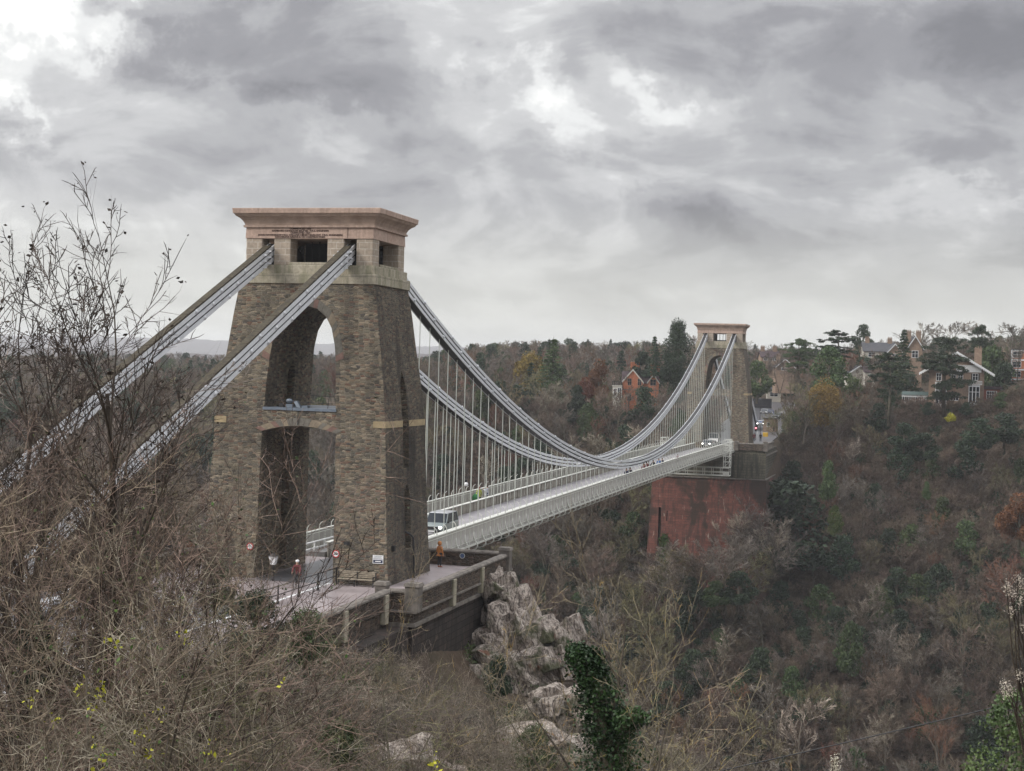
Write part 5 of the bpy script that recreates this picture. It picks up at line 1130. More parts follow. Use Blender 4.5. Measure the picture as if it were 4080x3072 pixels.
# street things at the far end
q = atp(3011, 1745, 1, 222); T = thing('traffic_light', 'traffic light showing red beside the far tower', 'traffic light', tuple(q)); MB().cyl((0, 0, -.5), (0, 0, 2.3), .06, 8).build('post', M['dark'], T); MB().box(-.17, .17, -.12, .1, 1.5, 2.5).build('housing', M['dark'], T); MB().sphere((0, -.14, 2.05), .16, 8).build('red_lamp', M['red_lamp'], T)
q = atp(3028, 1672, 1, 268); T = thing('lamp_post', 'tall thin dark lamp post by the road left of the toll house', 'lamp post', tuple(q)); MB().tube([(0, 0, -1), (0, 0, 4.8)], [.09, .05], 8).build('post', M['dark'], T); MB().box(-.25, .25, -.12, .12, 4.8, 4.95).build('lamp_head', M['lead'], T)
q = atp(3029, 1715, 1, 240); T = thing('road_sign', 'blue and white road sign on a post left of the toll house', 'road sign', tuple(q)); MB().cyl((0, 0, -.5), (0, 0, 2.0), .05, 8).build('post', M['dark'], T); MB().box(-.38, .38, -.06, -.02, 1.5, 2.2).build('sign_face', M['white'], T); MB().box(-.3, .3, -.075, -.06, 1.75, 2.0).build('blue_panel', plain('sign_blue', (.02, .1, .35), .4), T)
q = atp(3050, 1740, 1, 232); T = thing('grit_bin', 'yellow grit bin in front of the toll house', 'grit bin', tuple(q)); bevel(MB().hexa([(-.5, -.3, 0), (.5, -.3, 0), (.5, .3, 0), (-.5, .3, 0)], [(-.55, -.35, .7), (.55, -.35, .7), (.55, .35, .7), (-.55, .35, .7)]).build('bin', plain('bin_yellow', (.6, .38, .04), .5), T), .04); bevel(MB().hexa([(-.6, -.4, .71), (.6, -.4, .71), (.6, .4, .71), (-.6, .4, .71)], [(-.5, -.3, .88), (.5, -.3, .88), (.5, .3, .88), (-.5, .3, .88)]).build('lid', bpy.data.materials['bin_yellow'], T), .03)
q = atp(3105, 1655, 1, 280); T = thing('street_lamp', 'street lamp with a bright head right of the toll house', 'street lamp', tuple(q)); MB().tube([(-.8, 0, -2), (-.8, 0, .2), (-.3, 0, .7), (.3, 0, .85)], .06, 6).build('post', M['lead'], T); MB().box(.1, .9, -.12, .12, .78, .92).build('lamp_head', M['white'], T)
q = atp(1862, 1885, 1, 34); T = thing('cctv_camera', 'white domed camera fixed high on a hanger rod over the deck', 'camera', (-2.83, 44.5, 3.15)); MB().sphere((0, -.1, 0), .2, 8).build('dome', M['white'], T); MB().box(-.08, .08, -.18, -.02, .2, .42).build('mount', M['dark'], T)
# ------------------------------------------------------------------ people
SK = plain('skin', (.42, .26, .19), .6, var=.05)
def skin_mesh(pts, edges, rad, mat, name, sub=1):
    me = bpy.data.meshes.new(name); me.from_pydata(pts, edges, []); o = bpy.data.objects.new('tmp', me); COL.objects.link(o)
    m = o.modifiers.new('s', 'SKIN'); m.use_smooth_shade = True
    for i, r in enumerate(rad): me.skin_vertices[0].data[i].radius = (r, r)
    me.skin_vertices[0].data[0].use_root = True
    if sub: q = o.modifiers.new('b', 'SUBSURF'); q.levels = sub; q.render_levels = sub
    bpy.context.view_layer.update(); r_ = bpy.data.meshes.new_from_object(o.evaluated_get(bpy.context.evaluated_depsgraph_get())); bpy.data.objects.remove(o); r_.materials.clear(); r_.materials.append(mat); r_.name = name; return r_
def person(label, loc, rz, top, legs, hair, pose='stand', hood=False, sc=1., shoes=(.03, .03, .03), helmet=None):
    """faces local -Y"""
    P = {'stand': dict(kl=(.1, -.02, .5), al=(.11, .02, .09), kr=(-.1, -.03, .5), ar=(-.11, 0, .09), el=(.27, .02, 1.14), wl=(.27, -.10, .9), er=(-.27, .02, 1.14), wr=(-.27, -.10, .9), lean=0),
         'walk': dict(kl=(.1, -.18, .52), al=(.1, -.22, .10), kr=(-.1, .05, .5), ar=(-.1, .34, .14), el=(.26, .12, 1.15), wl=(.27, .10, .9), er=(-.26, -.10, 1.15), wr=(-.25, -.28, .95), lean=-.03),
         'photo': dict(kl=(.13, -.02, .5), al=(.16, .02, .09), kr=(-.1, -.03, .5), ar=(-.14, 0, .09), el=(.28, -.12, 1.2), wl=(.12, -.34, 1.36), er=(-.28, -.12, 1.2), wr=(-.1, -.34, 1.36), lean=0),
         'ride': dict(kl=(.1, -.42, .92), al=(.1, -.12, .52), kr=(-.1, -.30, .72), ar=(-.1, -.18, .28), el=(.24, -.38, 1.22), wl=(.24, -.56, 1.03), er=(-.24, -.38, 1.22), wr=(-.24, -.56, 1.03), lean=-.30)}[pose]
    L_ = P['lean']; pz = .95; 
    o = thing('person', label, 'person', loc, rz, None, sc)
    pel = (0, 0, pz); ab = (0, L_ * .4, 1.12); ch = (0, L_ * .8, 1.32); nk = (0, L_, 1.48); h1 = (0, L_ - .01, 1.58); h2 = (0, L_ - .015, 1.70); nose = (0, L_ - .125, 1.60)
    shl, shr = (.18, L_ * .9, 1.41), (-.18, L_ * .9, 1.41); hl_, hr_ = (.1, 0, .9), (-.1, 0, .9)
    tl = (P['al'][0], P['al'][1] - .16, P['al'][2] - .05); tr_ = (P['ar'][0], P['ar'][1] - .16, P['ar'][2] - .05)
    pts = [pel, ab, ch, nk, h1, h2, nose, shl, P['el'], P['wl'], shr, P['er'], P['wr'], hl_, P['kl'], P['al'], tl, hr_, P['kr'], P['ar'], tr_]
    ed = [(0, 1), (1, 2), (2, 3), (3, 4), (4, 5), (4, 6), (2, 7), (7, 8), (8, 9), (2, 10), (10, 11), (11, 12), (0, 13), (13, 14), (14, 15), (15, 16), (0, 17), (17, 18), (18, 19), (19, 20)]
    rad = [.12, .11, .13, .055, .085, .095, .02, .06, .042, .03, .06, .042, .03, .08, .055, .04, .035, .08, .055, .04, .035]
    for wi, s, w_, e_ in ((9, 1, P['wl'], P['el']), (12, -1, P['wr'], P['er'])):      # palm, four fingers and a thumb on each hand
        d = (Vector(w_) - Vector(e_)).normalized(); sd_ = d.cross(Vector((s, 0, 0))).normalized(); sd_ = sd_ if sd_.length > .1 else Vector((0, 1, 0)); pm = Vector(w_) + d * .07
        pts.append(tuple(pm)); rad.append(.028); pi = len(pts) - 1; ed.append((wi, pi))
        for k in range(4):
            a = pm + d * .035 + sd_ * (k - 1.5) * .02; c = a + d * (.06 - .008 * abs(k - 1.3)) + Vector((-s * .012, 0, -.004)); pts += [tuple(a), tuple(c)]; rad += [.010, .008]; n_ = len(pts); ed += [(pi, n_ - 2), (n_ - 2, n_ - 1)]
        a = Vector(w_) + d * .03 + sd_ * .045; pts.append(tuple(a)); rad.append(.011); ed.append((wi, len(pts) - 1))
    mk('body', skin_mesh(pts, ed, rad, SK, 'body'), o)
    jp = [pel, ab, ch, (nk[0], nk[1], 1.45), shl, P['el'], P['wl'], shr, P['er'], P['wr'], (0, 0, .86)]
    mk('jacket', skin_mesh(jp, [(0, 1), (1, 2), (2, 3), (2, 4), (4, 5), (5, 6), (2, 7), (7, 8), (8, 9), (0, 10)], [.17, .155, .17, .08, .085, .065, .05, .085, .065, .05, .16], top, 'jacket'), o)
    tp = [(0, 0, .93), hl_, P['kl'], P['al'], hr_, P['kr'], P['ar']]
    mk('trousers', skin_mesh(tp, [(0, 1), (1, 2), (2, 3), (0, 4), (4, 5), (5, 6)], [.135, .105, .075, .06, .105, .075, .06], legs, 'trousers'), o)
    sm = plain('shoe_leather', shoes, .6) if 'shoe_%s' % str(shoes) not in M else M['shoe_%s' % str(shoes)]; M['shoe_%s' % str(shoes)] = sm
    for a_, t_ in ((P['al'], tl), (P['ar'], tr_)): mk('shoe', skin_mesh([(a_[0], a_[1] + .04, a_[2] - .04), (t_[0], t_[1] + .05, t_[2]), (t_[0], t_[1] - .03, t_[2] - .005)], [(0, 1), (1, 2)], [.055, .05, .035], sm, 'shoe'), o)
    if hood: MB().sphere((0, L_ + .02, 1.66), .145, 8, sq=(1, 1.05, 1.15)).build('hood', top, o, True)
    elif helmet: MB().sphere((0, L_ + .01, 1.715), .13, 8, sq=(.95, 1.15, .75)).build('helmet', helmet, o, True)
    else: MB().sphere((0, L_ + .02, 1.68), .112, 8, sq=(.95, 1.05, 1.05)).build('hair', hair, o, True)
    b = MB()
    for s in (-1, 1): b.sphere((s * .035, L_ - .10, 1.635), .012, 4)
    return o
cl = lambda n, c: plain('cloth_' + n, c, .9, var=.15)
c_or, c_gr, c_ye, c_wh, c_bl, c_bk, c_rd, c_nv, c_gy, c_hair = cl('orange', (.42, .17, .05)), cl('green', (.03, .16, .05)), cl('lime', (.35, .38, .08)), cl('white', (.5, .52, .6)), cl('blue', (.08, .2, .5)), cl('black', (.025, .025, .03)), cl('maroon', (.16, .03, .04)), cl('navy', (.03, .035, .07)), cl('grey', (.12, .11, .12)), plain('hair', (.05, .03, .02), .8)
person('person in an orange hooded coat standing on the terrace beside the near tower', (6.55, 6.6, .04), 2.6, c_or, c_bk, c_hair, 'stand', True, 1.02, (.25, .09, .04))
person('person in green carrying a bulky green bundle on the far footway', (-3.85, 52.6, zd(52) + .28), .3, c_ye, c_bk, c_rd, 'walk')
T = thing('bundle', 'bulky dark green bundle hanging at the side of the walker in green', 'bag', (-4.15, 52.3, zd(52) + .9)); MB().sphere((0, 0, 0), .36, 8, sq=(1, .8, 1.25)).build('bag', c_gr, T, True); MB().tube([(-.1, 0, .42), (.1, .1, .6), (.25, .1, .45)], .025, 5).build('strap', c_gr, T)
person('person in a pale top and dark trousers holding a phone up on the far footway', (-3.7, 55.0, zd(55) + .28), -1.4, c_wh, c_nv, c_hair, 'photo')
NP = [(92, c_nv, 'two'), (94.2, c_bk, 'two'), (103.5, c_rd, 'a'), (105.2, c_gy, 'b'), (107.8, c_rd, 'c'), (109.0, c_bk, 'd'), (112.8, c_bk, 'e'), (117.4, c_bl, 'f'), (118.6, c_nv, 'g')]
LB = ['person in navy, left one of the pair on the near footway at mid-bridge', 'person in black, right one of the pair on the near footway at mid-bridge', 'person in maroon at the left end of the group on the near footway', 'person in grey second from the left in the near footway group', 'person in maroon in the middle of the near footway group', 'person in black just behind the maroon coat in the footway group', 'person in black near the right end of the footway group', 'person in bright blue at the right end of the footway group', 'person in navy beside the one in bright blue on the footway']
for (y, c, _), lb in zip(NP, LB): person(lb, (3.9 + rnd.uniform(-.25, .25), y, zd(y) + .28), rnd.choice((0, 3.1)), c, c_bk, c_hair, 'walk')
person('person in red crouched at the rail near the far end of the near footway', (3.9, 134, zd(134) + .28), 1.2, c_rd, c_gy, c_hair, 'walk', sc=.9)
for (u, v, y, c, lb) in ((3004, 1752, 214, c_rd, 'person in dark red at the foot of the far tower'), (3030, 1752, 216, c_bk, 'person in black by the posts beside the far tower')):
    q = atp(u, v + 8, 1, y); person(lb, (q[0], y, q[2]), 0, c, c_bk, c_hair, 'stand')
for (u, v, c, lb) in ((672, 2255, c_bk, 'person in black, leftmost of the three on the left pavement behind branches'), (712, 2250, c_gy, 'person in grey between two others on the left pavement'), (755, 2248, cl('brown', (.2, .09, .05)), 'person in a brown jacket, rightmost of the three on the left pavement')):
    q = atp(u, v, 2, 0.0); person(lb, tuple(q), rnd.uniform(0, 6), c, c_bk, c_hair, 'stand')
# cyclist
bx, by, bz_ = 1.5, -7.2, -.02
T = thing('bicycle', 'bicycle ridden out of the arch of the near tower by a helmeted rider', 'bicycle', (bx, by, bz_), .1)
for y in (-.55, .5):
    b = MB(); b.tube([(0, y + .34 * math.cos(a), .34 + .34 * math.sin(a)) for a in [math.pi * k / 12 for k in range(25)]], .022, 5, 0, False)
    w_ = b.build('wheel', M['tyre'], T); b = MB()
    for k in range(8): a = math.pi * k / 8; b.tube([(0, y - .33 * math.cos(a), .34 - .33 * math.sin(a)), (0, y + .33 * math.cos(a), .34 + .33 * math.sin(a))], .004, 3)
    b.build('spokes', M['rim'], w_)
b = MB(); b.tube([(0, .5, .34), (0, .1, .88), (0, -.42, .85), (0, -.55, .34)], .02, 6); b.tube([(0, .5, .34), (0, 0, .3), (0, .1, .88)], .018, 6); b.tube([(0, 0, .3), (0, -.42, .85)], .02, 6); b.build('frame', M['dark'], T)
MB().tube([(-.24, -.5, 1.0), (0, -.44, .98), (.24, -.5, 1.0)], .016, 6).build('handlebar', M['dark'], T); MB().sphere((0, .12, .93), .1, 6, sq=(.8, 1.3, .4)).build('saddle', M['dark'], T); MB().tube([(-.14, -.1, .3), (0, 0, .3), (.14, .1, .3)], .015, 5).build('pedals', M['dark'], T)
person('cyclist in a dark red jacket and pale helmet riding out of the near tower arch', (bx, by + .12, bz_ + .04), .1, c_rd, c_bk, c_hair, 'ride', helmet=M['white'])
# ------------------------------------------------------------------ rocks below the terrace
from mathutils import noise as mn
def rockmat():
    t = NT('limestone'); v = t.tc.outputs['Object']; st = t.new('ShaderNodeMapping'); st.inputs['Rotation'].default_value = (0, R(35), R(20)); st.inputs['Scale'].default_value = (1.6, 1.6, .5); t.l.new(v, st.inputs[0])
    a = t.noise(st.outputs[0], 1.1, 8, .65, .8); c = t.noise(v, 4.5, 8, .7, .5); g = t.noise(v, .55, 4, .6)
    base = t.ramp(a, [(.33, (.10, .08, .065)), (.42, (.30, .25, .215)), (.52, (.50, .43, .375)), (.66, (.66, .59, .52))])
    wv = t.new('ShaderNodeTexWave'); wv.inputs['Scale'].default_value = 1.1; wv.inputs['Distortion'].default_value = 9; wv.inputs['Detail'].default_value = 5; wv.inputs['Detail Scale'].default_value = 1.6; t.l.new(st.outputs[0], wv.inputs['Vector'])
    base = t.mix(t.math('MULTIPLY', t.ramp(wv.outputs['Fac'], [(.0, (1, 1, 1)), (.22, (0, 0, 0))]), .8), base, (.06, .045, .04))
    base = t.mix(.75, base, t.ramp(c, [(.32, (.12, .1, .09)), (.5, (.85, .85, .85)), (.72, (1.25, 1.22, 1.2))]), 'MULTIPLY')
    base = t.mix(t.ramp(g, [(.53, (0, 0, 0)), (.62, (.85, .85, .85))]), base, (.055, .065, .022))
    r_ = t.noise(v, .8, 3, .5); base = t.mix(t.ramp(r_, [(.66, (0, 0, 0)), (.72, (.7, .7, .7))]), base, (.2, .06, .03))
    t.put(t.b.inputs['Base Color'], base); t.b.inputs['Roughness'].default_value = .95; t.bump(t.math('ADD', a, t.math('MULTIPLY', c, .8)), 1., .35); return t.m
M['rock'] = rockmat()
def rock(label, c, r, seed, amp=.42):
    """crag of tilted angular slabs leaning one way along their bedding"""
    rr = random.Random(seed); fin = bmesh.new(); n_sl = 26
    for k in range(n_sl):
        bm_ = bmesh.new(); cx, cy, cz = rr.uniform(-.75, .75), rr.uniform(-.6, .6), rr.uniform(-.95, .75); wd = (1.05 - abs(cz) * .35)
        hx, hy, hz = rr.uniform(.24, .46), rr.uniform(.3, .55), rr.uniform(.35, .7)
        for q in range(16):
            p = Vector((rr.choice((-1, 1)) * rr.uniform(.6, 1) * hx, rr.choice((-1, 1)) * rr.uniform(.6, 1) * hy, rr.choice((-1, 1)) * rr.uniform(.55, 1) * hz))
            p = Matrix.Rotation(R(-28 + rr.uniform(-9, 9)), 3, 'Y') @ Matrix.Rotation(rr.uniform(-.4, .4), 3, 'Z') @ p; bm_.verts.new((p.x + cx * wd, p.y + cy, p.z + cz))
        res = bmesh.ops.convex_hull(bm_, input=bm_.verts); bmesh.ops.delete(bm_, geom=[g for g in res['geom_interior'] if isinstance(g, bmesh.types.BMVert)], context='VERTS')
        bmesh.ops.triangulate(bm_, faces=bm_.faces); bmesh.ops.subdivide_edges(bm_, edges=bm_.edges, cuts=5, use_grid_fill=True)
        me_ = bpy.data.meshes.new('x'); bm_.to_mesh(me_); bm_.free(); fin.from_mesh(me_); bpy.data.meshes.remove(me_)
    for v in fin.verts:
        q = v.co * 2.2 + Vector((seed, 0, 0)); n1_ = mn.noise_vector(q) * .05 + mn.noise_vector(q * 3.1) * .035 + mn.noise_vector(q * 8) * .014; v.co += n1_; v.co = Vector((v.co.x * r[0], v.co.y * r[1], v.co.z * r[2]))
    me = bpy.data.meshes.new('rock'); fin.to_mesh(me); fin.free(); me.materials.append(M['rock']); tag(mk('rock_outcrop', me, None, tuple(c), -.15), label, 'rock')
rock('pink-grey limestone crag at the right foot of the terrace wall', at(2060, 2560, 102) + np.array([0, 1, 0]), (2.7, 3.0, 2.75), 3)
rock('upper limestone face directly under the terrace corner', at(1960, 2430, 103) + np.array([0, 2, 0]), (1.7, 2.2, 2.0), 19)
rock('lower limestone face between the crag and the grassy ledge', at(2060, 2680, 100) + np.array([0, 1, 0]), (2.4, 2.4, 1.5), 23)
rock('smaller limestone ledge right of the main crag', at(2170, 2620, 100) + np.array([0, 3, 0]), (1.5, 2.4, 1.7), 5)
rock('limestone boulder at the bottom corner of the abutment wall', at(1880, 2720, 98) + np.array([0, 2, -.5]), (1.1, 1.8, 1.2), 7)
rock('jagged limestone ledge just left of the ivy-covered trunk', at(2230, 2800, 84) + np.array([0, 2, -.8]), (2.0, 2.2, 1.4), 9)
rock('low rocky outcrop at the bottom of the picture left of the ivy-covered trunk', at(2150, 3010, 72) + np.array([0, 2, -.6]), (2.2, 2.2, 1.3), 11)
rock('pale rock face under the brambles left of the abutment foot', at(1500, 2800, 80) + np.array([0, 2, -1.0]), (2.6, 2.2, 1.7), 13)
rock('pale rock patch at the bottom edge under thin branches', at(1620, 3010, 64) + np.array([0, 1, -.9]), (2.0, 1.8, 1.1), 17)
# ------------------------------------------------------------------ foreground trees and scrub
NB = []
for sd_, kw, mt in ((61, dict(H=15, trunk=.15, counts=(17, 8, 6, 4), ang=(.62, .65, .75, .8), frac=(.42, .45, .45, .42), up=.30, clear=.15, wmin=.017, crook=.12, leafn=900, leafs=.075), 'twig_dark'),
                    (62, dict(H=12, trunk=.12, counts=(12, 8, 6, 4), ang=(.8, .85, .9, .9), frac=(.55, .52, .5, .5), up=.10, clear=.12, wmin=.012, crook=.12, multi=2, leafn=420, leafs=.06), 'twig_brown'),
                    (63, dict(H=9, trunk=.09, counts=(10, 7, 6, 4), ang=(.85, .95, .95, .95), frac=(.65, .55, .5, .5), up=.06, clear=.08, wmin=.012, crook=.13, multi=3, leafn=420, leafs=.06), 'twig_pale'),
                    (64, dict(H=11, trunk=.15, counts=(7, 5, 4, 3), ang=(.95, .95, .95, .95), frac=(.62, .52, .42, .36), up=.07, clear=.25, wmin=.022, crook=.14), 'twig_lichen')):
    T, C, Lf = bare(sd_, near=True, **kw); NB.append(proto('bare_tree', T, C, M['twig_dark'] if sd_ == 61 else M['bark'], M[mt], Lf, M[{61: 'twig_dark', 62: 'leaf_mid', 63: 'leaf_bright', 64: 'twig_dark'}[sd_]]))
def near_tree(k, u, vtop, d, label, mat=None, wid=1., rz=None, kind='bare_tree', zb=None):
    t_ = at(u, vtop, d); zb = zb if zb is not None else gz1(t_[0], t_[1]) - .2; h = max(v.co.z for v in NB[k]['crown'].vertices); s = (t_[2] - zb) / h
    return plant(NB[k], label, 'tree', (t_[0], t_[1], zb), rz if rz is not None else rnd.uniform(0, 6.28), (s * wid, s * wid, s), None, kind, crown_mat=mat)
near_tree(0, 290, 650, 30, 'tall dark leafless tree standing against the sky at the left edge', wid=1.12)
near_tree(0, 205, 800, 32, 'slightly shorter dark leafless tree growing close behind the tallest one', wid=1.1)
near_tree(0, 90, 1080, 27, 'dark leafless tree at the left edge below the tall one', wid=1.3)
near_tree(0, -60, 1000, 34, 'leafless tree partly outside the left edge of the picture', wid=1.3, mat=M['twig_grey'])
near_tree(1, 480, 1440, 33, 'brown leafless tree right of the tall dark tree, its arms over the chain', wid=1.05)
near_tree(1, 690, 1700, 30, 'brown leafless tree in front of the left anchor chain', wid=.85)
near_tree(1, 250, 1500, 24, 'dense brown leafless tree low at the left edge')
near_tree(2, 850, 1850, 38, 'pale leafless tree in front of the left leg of the near tower', wid=.75, mat=M['twig_brown'])
near_tree(1, 60, 1560, 21, 'reddish-brown leafless tree in the lower left corner', wid=1.)
near_tree(1, 560, 1760, 36, 'dark brown leafless tree crossing the lower part of both land chains', wid=1.0, mat=M['twig_dark'])
near_tree(2, 500, 1900, 24, 'pale twiggy tree between the anchor chains and the lower left corner')
near_tree(2, 680, 2120, 28, 'pale twiggy tree in front of the approach road', mat=M['twig_olive'])
near_tree(1, 930, 2330, 32, 'brown twiggy tree hiding the foot of the left tower leg', mat=M['twig_pale'])
near_tree(2, 1230, 2560, 34, 'low pale tree in front of the footpath wall', wid=.8)
near_tree(3, 1640, 2090, 38, 'thin upright leafless tree in front of the abutment corner', wid=.45)
near_tree(2, 1470, 2590, 30, 'pale branching tree below the bench', wid=.8)
near_tree(1, 1780, 2520, 36, 'pale leafless tree in front of the dark abutment wall', mat=M['twig_pale'], wid=.7)
near_tree(2, 1980, 2560, 38, 'low leafless tree between the abutment and the crag', wid=.7)
near_tree(3, 2330, 1935, 38.4, 'lichen-covered leafless tree rising from the ivy-covered trunk', wid=.62, kind='lichen_tree')
near_tree(3, 2660, 2270, 44, 'yellow-lichened leafless tree right of the ivy-covered trunk', wid=.8, kind='lichen_tree')
near_tree(3, 2480, 2420, 38, 'lichened spreading branches over the ivy at the bottom centre', wid=.9, kind='lichen_tree')
near_tree(3, 2120, 2240, 46, 'lichened tree with arms reaching over the crag', wid=.75, kind='lichen_tree')
near_tree(3, 2800, 2560, 46, 'low lichened tree at the bottom right of the ivy-covered trunk', wid=1.0, kind='lichen_tree')
GB = proto('leafy_bush', *leafy_tree(72, 3.4, 3.6, 9000, .13, .0, 22), M['bark'], M['leaf_mid'])
for (u, t_, b_, d_, mt, lab, wd_) in ((1215, 2440, 2640, 62, 'leaf_mid', 'mid green bush just below the footpath wall', 1.3), (1010, 2370, 2600, 60, 'leaf_dark', 'dark green bush left of the footpath wall end', 1.3), (480, 2120, 2500, 48, 'leaf_dark', 'dark ivy-choked bush behind the bare trees on the left', .8), (860, 2250, 2420, 52, 'leaf_mid', 'olive green bush beside the approach road', 1.1), (960, 2560, 2800, 40, 'leaf_dark', 'dark green bush in the middle of the lower left scrub', 1.2), (620, 2640, 2950, 34, 'leaf_dark', 'dark green bush low in the bottom left scrub', 1.2),
        (1980, 2620, 2780, 84, 'leaf_dark', 'dark green bush on the grassy ledge beside the crag', .9), (2130, 2900, 3072, 62, 'leaf_mid', 'green ivy clump on the lower rocks', 1.2), (1350, 2880, 3060, 44, 'leaf_mid', 'green bramble clump at the bottom edge', 1.3), (130, 2480, 2800, 30, 'leaf_dark', 'dark green ivy clump at the left edge', .9)):
    q = at(u, b_, d_); h_ = 3.4; s_ = (at(u, t_, d_)[2] - q[2]) / h_; plant(GB, lab, 'bush', tuple(q), rnd.uniform(0, 6), (s_ * wd_, s_ * wd_, s_), crown_mat=M[mt])
# ivy-covered trunk
IV = thing('ivy_clad_tree', 'thick trunk wholly covered in glossy dark green ivy at the bottom centre', 'ivy trunk', (0, 0, 0))
b = MB(); rr = random.Random(8)
path = [(2440, 3120, 38, .74), (2430, 2960, 38, .70), (2395, 2820, 38, .52), (2375, 2720, 38, .46), (2345, 2630, 38, .46), (2320, 2600, 38, .3)]; arm = [(2440, 2940, 38, .5), (2500, 2880, 37.6, .42), (2545, 2845, 37.2, .25)]
tb = MB()
for pth in (path, arm):
    P3 = [Vector(at(u, v, d)) for u, v, d, _ in pth]; tb.tube([tuple(p) for p in P3], [r_ * .4 for *_, r_ in pth], 10)
    for i in range(len(pth) - 1):
        n_ = 1500 if pth is path else 700
        for k in range(n_):
            f = rr.random(); p = P3[i].lerp(P3[i + 1], f); r_ = pth[i][3] * (1 - f) + pth[i + 1][3] * f; d = rdir(rr); d.z *= .7
            leaf(b, p + d * r_ * (rr.uniform(.7, 1.12) if k % 6 else rr.uniform(1, 1.45)) * (1 + .28 * math.sin(p.z * 5 + d.x * 3)), rr.uniform(.07, .13), rr, 0, .3)
tb.build('trunk', M['bark'], IV); b.build('ivy', M['ivy'], IV)
# bush and pale seed heads at the right edge
BSH = proto('leafy_bush', *leafy_tree(71, 3.2, 3.0, 14000, .055, .0, 20), M['bark'], M['leaf_mid'])
p = at(4075, 2830, 22); plant(BSH, 'leafy green bush in the bottom right corner', 'bush', (p[0], p[1], p[2] - 3.0), .5, (1, 1, 1), crown_mat=M['leaf_mid'])
def seeds(label, spots, base, d, sd):
    rr = random.Random(sd); o = thing('seed_head_plant', label, 'plant', tuple(at(base[0], base[1], d))); bz = Vector(at(base[0], base[1], d)); b = MB(); s_ = MB()
    for (u, v) in spots:
        e = Vector(at(u, v, d)) - bz; mid = e * .5 + Vector((rr.uniform(-.1, .1), 0, .1)); s_.tube([(0, 0, 0), tuple(mid), tuple(e)], [.012, .008, .004], 4)
        for k in range(60): leaf(b, e + Vector((rr.gauss(0, .024), rr.gauss(0, .024), rr.gauss(0, .03))), .018, rr)
    s_.build('stems', M['twig_dark'], o); tag(b.build('seed_heads', M['blossom'], o), None, kind='stuff')
seeds('stems with fluffy pale seed heads reaching in at the right edge', [(4055, 2300), (4070, 2330), (4020, 2350), (4078, 2365), (4040, 2375), (4065, 2400), (4010, 2330), (4075, 2500), (4030, 2430)], (4120, 3000), 16, 1)
seeds('few pale seed heads above the bottom right bush', [(4000, 2725), (4020, 2738), (4005, 2760), (4030, 2745), (4060, 2690)], (4100, 3100), 16, 2)
seeds('tiny pale seed heads poking up at the bottom edge', [(3322, 3035), (3335, 3025), (3325, 3065), (3332, 3060)], (3330, 3300), 16, 3)
# cable across the gorge
T = thing('overhead_cable', 'thin dark cable slanting across the wooded slope at the bottom right', 'cable', (0, 0, 0)); P3 = [at(2700 + k * 160, 3110 - 37.5 * k * 160 / 160 + 6 * math.sin(math.pi * k / 11), 75) for k in range(12)]; MB().tube([tuple(p) for p in P3], .03, 5).build('cable', M['dark'], T)
# yellow leaves still hanging
b = MB(); rr = random.Random(3); YL = [(430, 2548), (480, 2580), (745, 2548), (325, 2745), (395, 2740), (400, 2790), (395, 2820), (365, 2815), (205, 2865), (650, 2840), (560, 2920), (370, 2925), (390, 2985), (430, 3015), (390, 3045), (545, 2980), (600, 2970), (840, 2980), (885, 3010), (1120, 2715), (1735, 3050), (1720, 3035), (580, 3035), (380, 3065), (120, 2790)]
for (u, v) in YL:
    for k in range(rr.randint(5, 12)):
        p = Vector(at(u + rr.gauss(0, 16), v + rr.gauss(0, 20), 19 + 3 * rr.random())); leaf(b, p, rr.uniform(.035, .085), rr)
o = b.build('yellow_leaves', M['leaf_yellow']); tag(o, None, kind='stuff')
# undergrowth of the near slopes
SC = []
T, C = leafy_tree(81, 1.6, 2.2, 2600, .09, .0, 12); SC.append(joined(proto('s', T, C, M['bark'], M['leaf_bright'])))
T, C = leafy_tree(82, 1.7, 2.4, 2600, .10, .0, 12); SC.append(joined(proto('s', T, C, M['bark'], M['leaf_mid'])))
for sd_, mt in ((83, 'twig_pale'), (84, 'twig_dark'), (85, 'twig_olive'), (86, 'twig_grey')):
    T, C, _ = bare(sd_, H=3.6, trunk=.035, counts=(8, 7, 5, 3), ang=(.95, 1.05, 1.05, 1.0), frac=(.8, .6, .55, .5), up=.02, wmin=.013, clear=.03, crook=.17, multi=4, sides=(4, 3, 3, 3), near=True); SC.append(joined(proto('s', T, C, M[mt], M[mt])))
CURVE = [(-400, 1750), (0, 1750), (500, 1900), (850, 2200), (1000, 2450), (1150, 2560), (1300, 2620), (1550, 2640), (1750, 2800), (1900, 2830), (2050, 2780), (2150, 2900), (2400, 2960), (2650, 3010), (3000, 3100), (5000, 3200)]
pts = []; rr = random.Random(9)
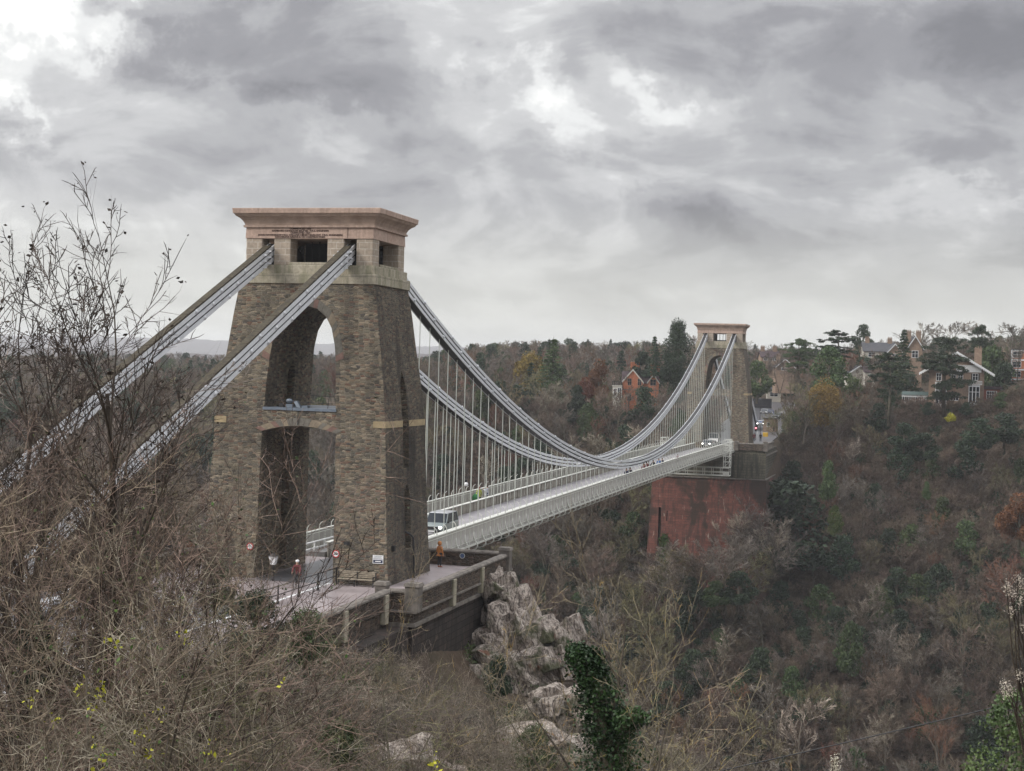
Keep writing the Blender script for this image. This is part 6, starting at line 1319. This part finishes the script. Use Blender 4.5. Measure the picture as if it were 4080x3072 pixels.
for i in range(60000):
    d = 14 + 76 * rr.random() ** .8; u = rr.uniform(-500, 3000); p = at(u, 1536, d); x, y = p[0], p[1]
    if (x < 10.2 and y > -62) or (y > 8): continue
    z = gz1(x, y); sc = rr.uniform(.6, 1.25); tu, tv, dd = vis(x, y, z + 2.6 * sc); lim = interp(tu, CURVE)
    if tv < lim:
        sc *= .45; tu, tv, dd = vis(x, y, z + 2.6 * sc)
        if tv < lim: continue
    bu, bv, dd = vis(x, y, z)
    if tv > 3250: continue
    k = rr.random(); green = math.sin(x * .35 + 1) + math.sin(y * .27) > .55
    kk = rr.choice([0, 1, 0, 1, 1, 3, 0]) if green else rr.choice([2, 5, 3, 3, 4, 5, 0, 0, 1, 1])
    pts.append((x, y, z - .15, sc * (1.45 if kk < 2 else 1), rr.uniform(0, 6.28), kk))
    if len(pts) > 2400: break
print('near scrub', len(pts)); scatter('brambles', None, pts, SC)
pts = []
for i in range(3000):      # left of the approach road, behind the bare trees
    x = rr.uniform(-75, -14.5); y = rr.uniform(-62, 8); tu, tv, dd = vis(x, y, gz1(x, y) + 5)
    if tu < -500 or tv < 1800 and tu > 800: continue
    pts.append((x, y, gz1(x, y), rr.uniform(.8, 2.0), rr.uniform(0, 6.28), rr.choice([0, 1, 2, 3, 3, 4])))
    if len(pts) > 450: break
scatter('roadside_scrub', None, pts, SC)
# grass and ivy on the ledges by the terrace
b = MB(); rr = random.Random(12)
for i in range(5000):
    x = 11.3 + rr.random() ** 1.5 * 6; y = rr.uniform(-3, 11); z = gz1(x, y)
    leaf(b, Vector((x, y, z + rr.uniform(.1, .9))), .16, rr, 0, .4)
o = b.build('ledge_grass', M['leaf_mid']); tag(o, None, kind='stuff')
# ------------------------------------------------------------------ haze
t = bpy.data.materials.new('haze'); t.use_nodes = True; n = t.node_tree.nodes; n.clear(); o_ = n.new('ShaderNodeOutputMaterial'); v_ = n.new('ShaderNodeVolumePrincipled'); v_.inputs['Color'].default_value = (.93, .95, 1, 1); v_.inputs['Density'].default_value = .00017; v_.inputs['Anisotropy'].default_value = .2
t.node_tree.links.new(v_.outputs[0], o_.inputs['Volume']); tag(MB().box(-4200, 4200, -1500, 5600, -90, 125).build('haze', t), None, kind='stuff')
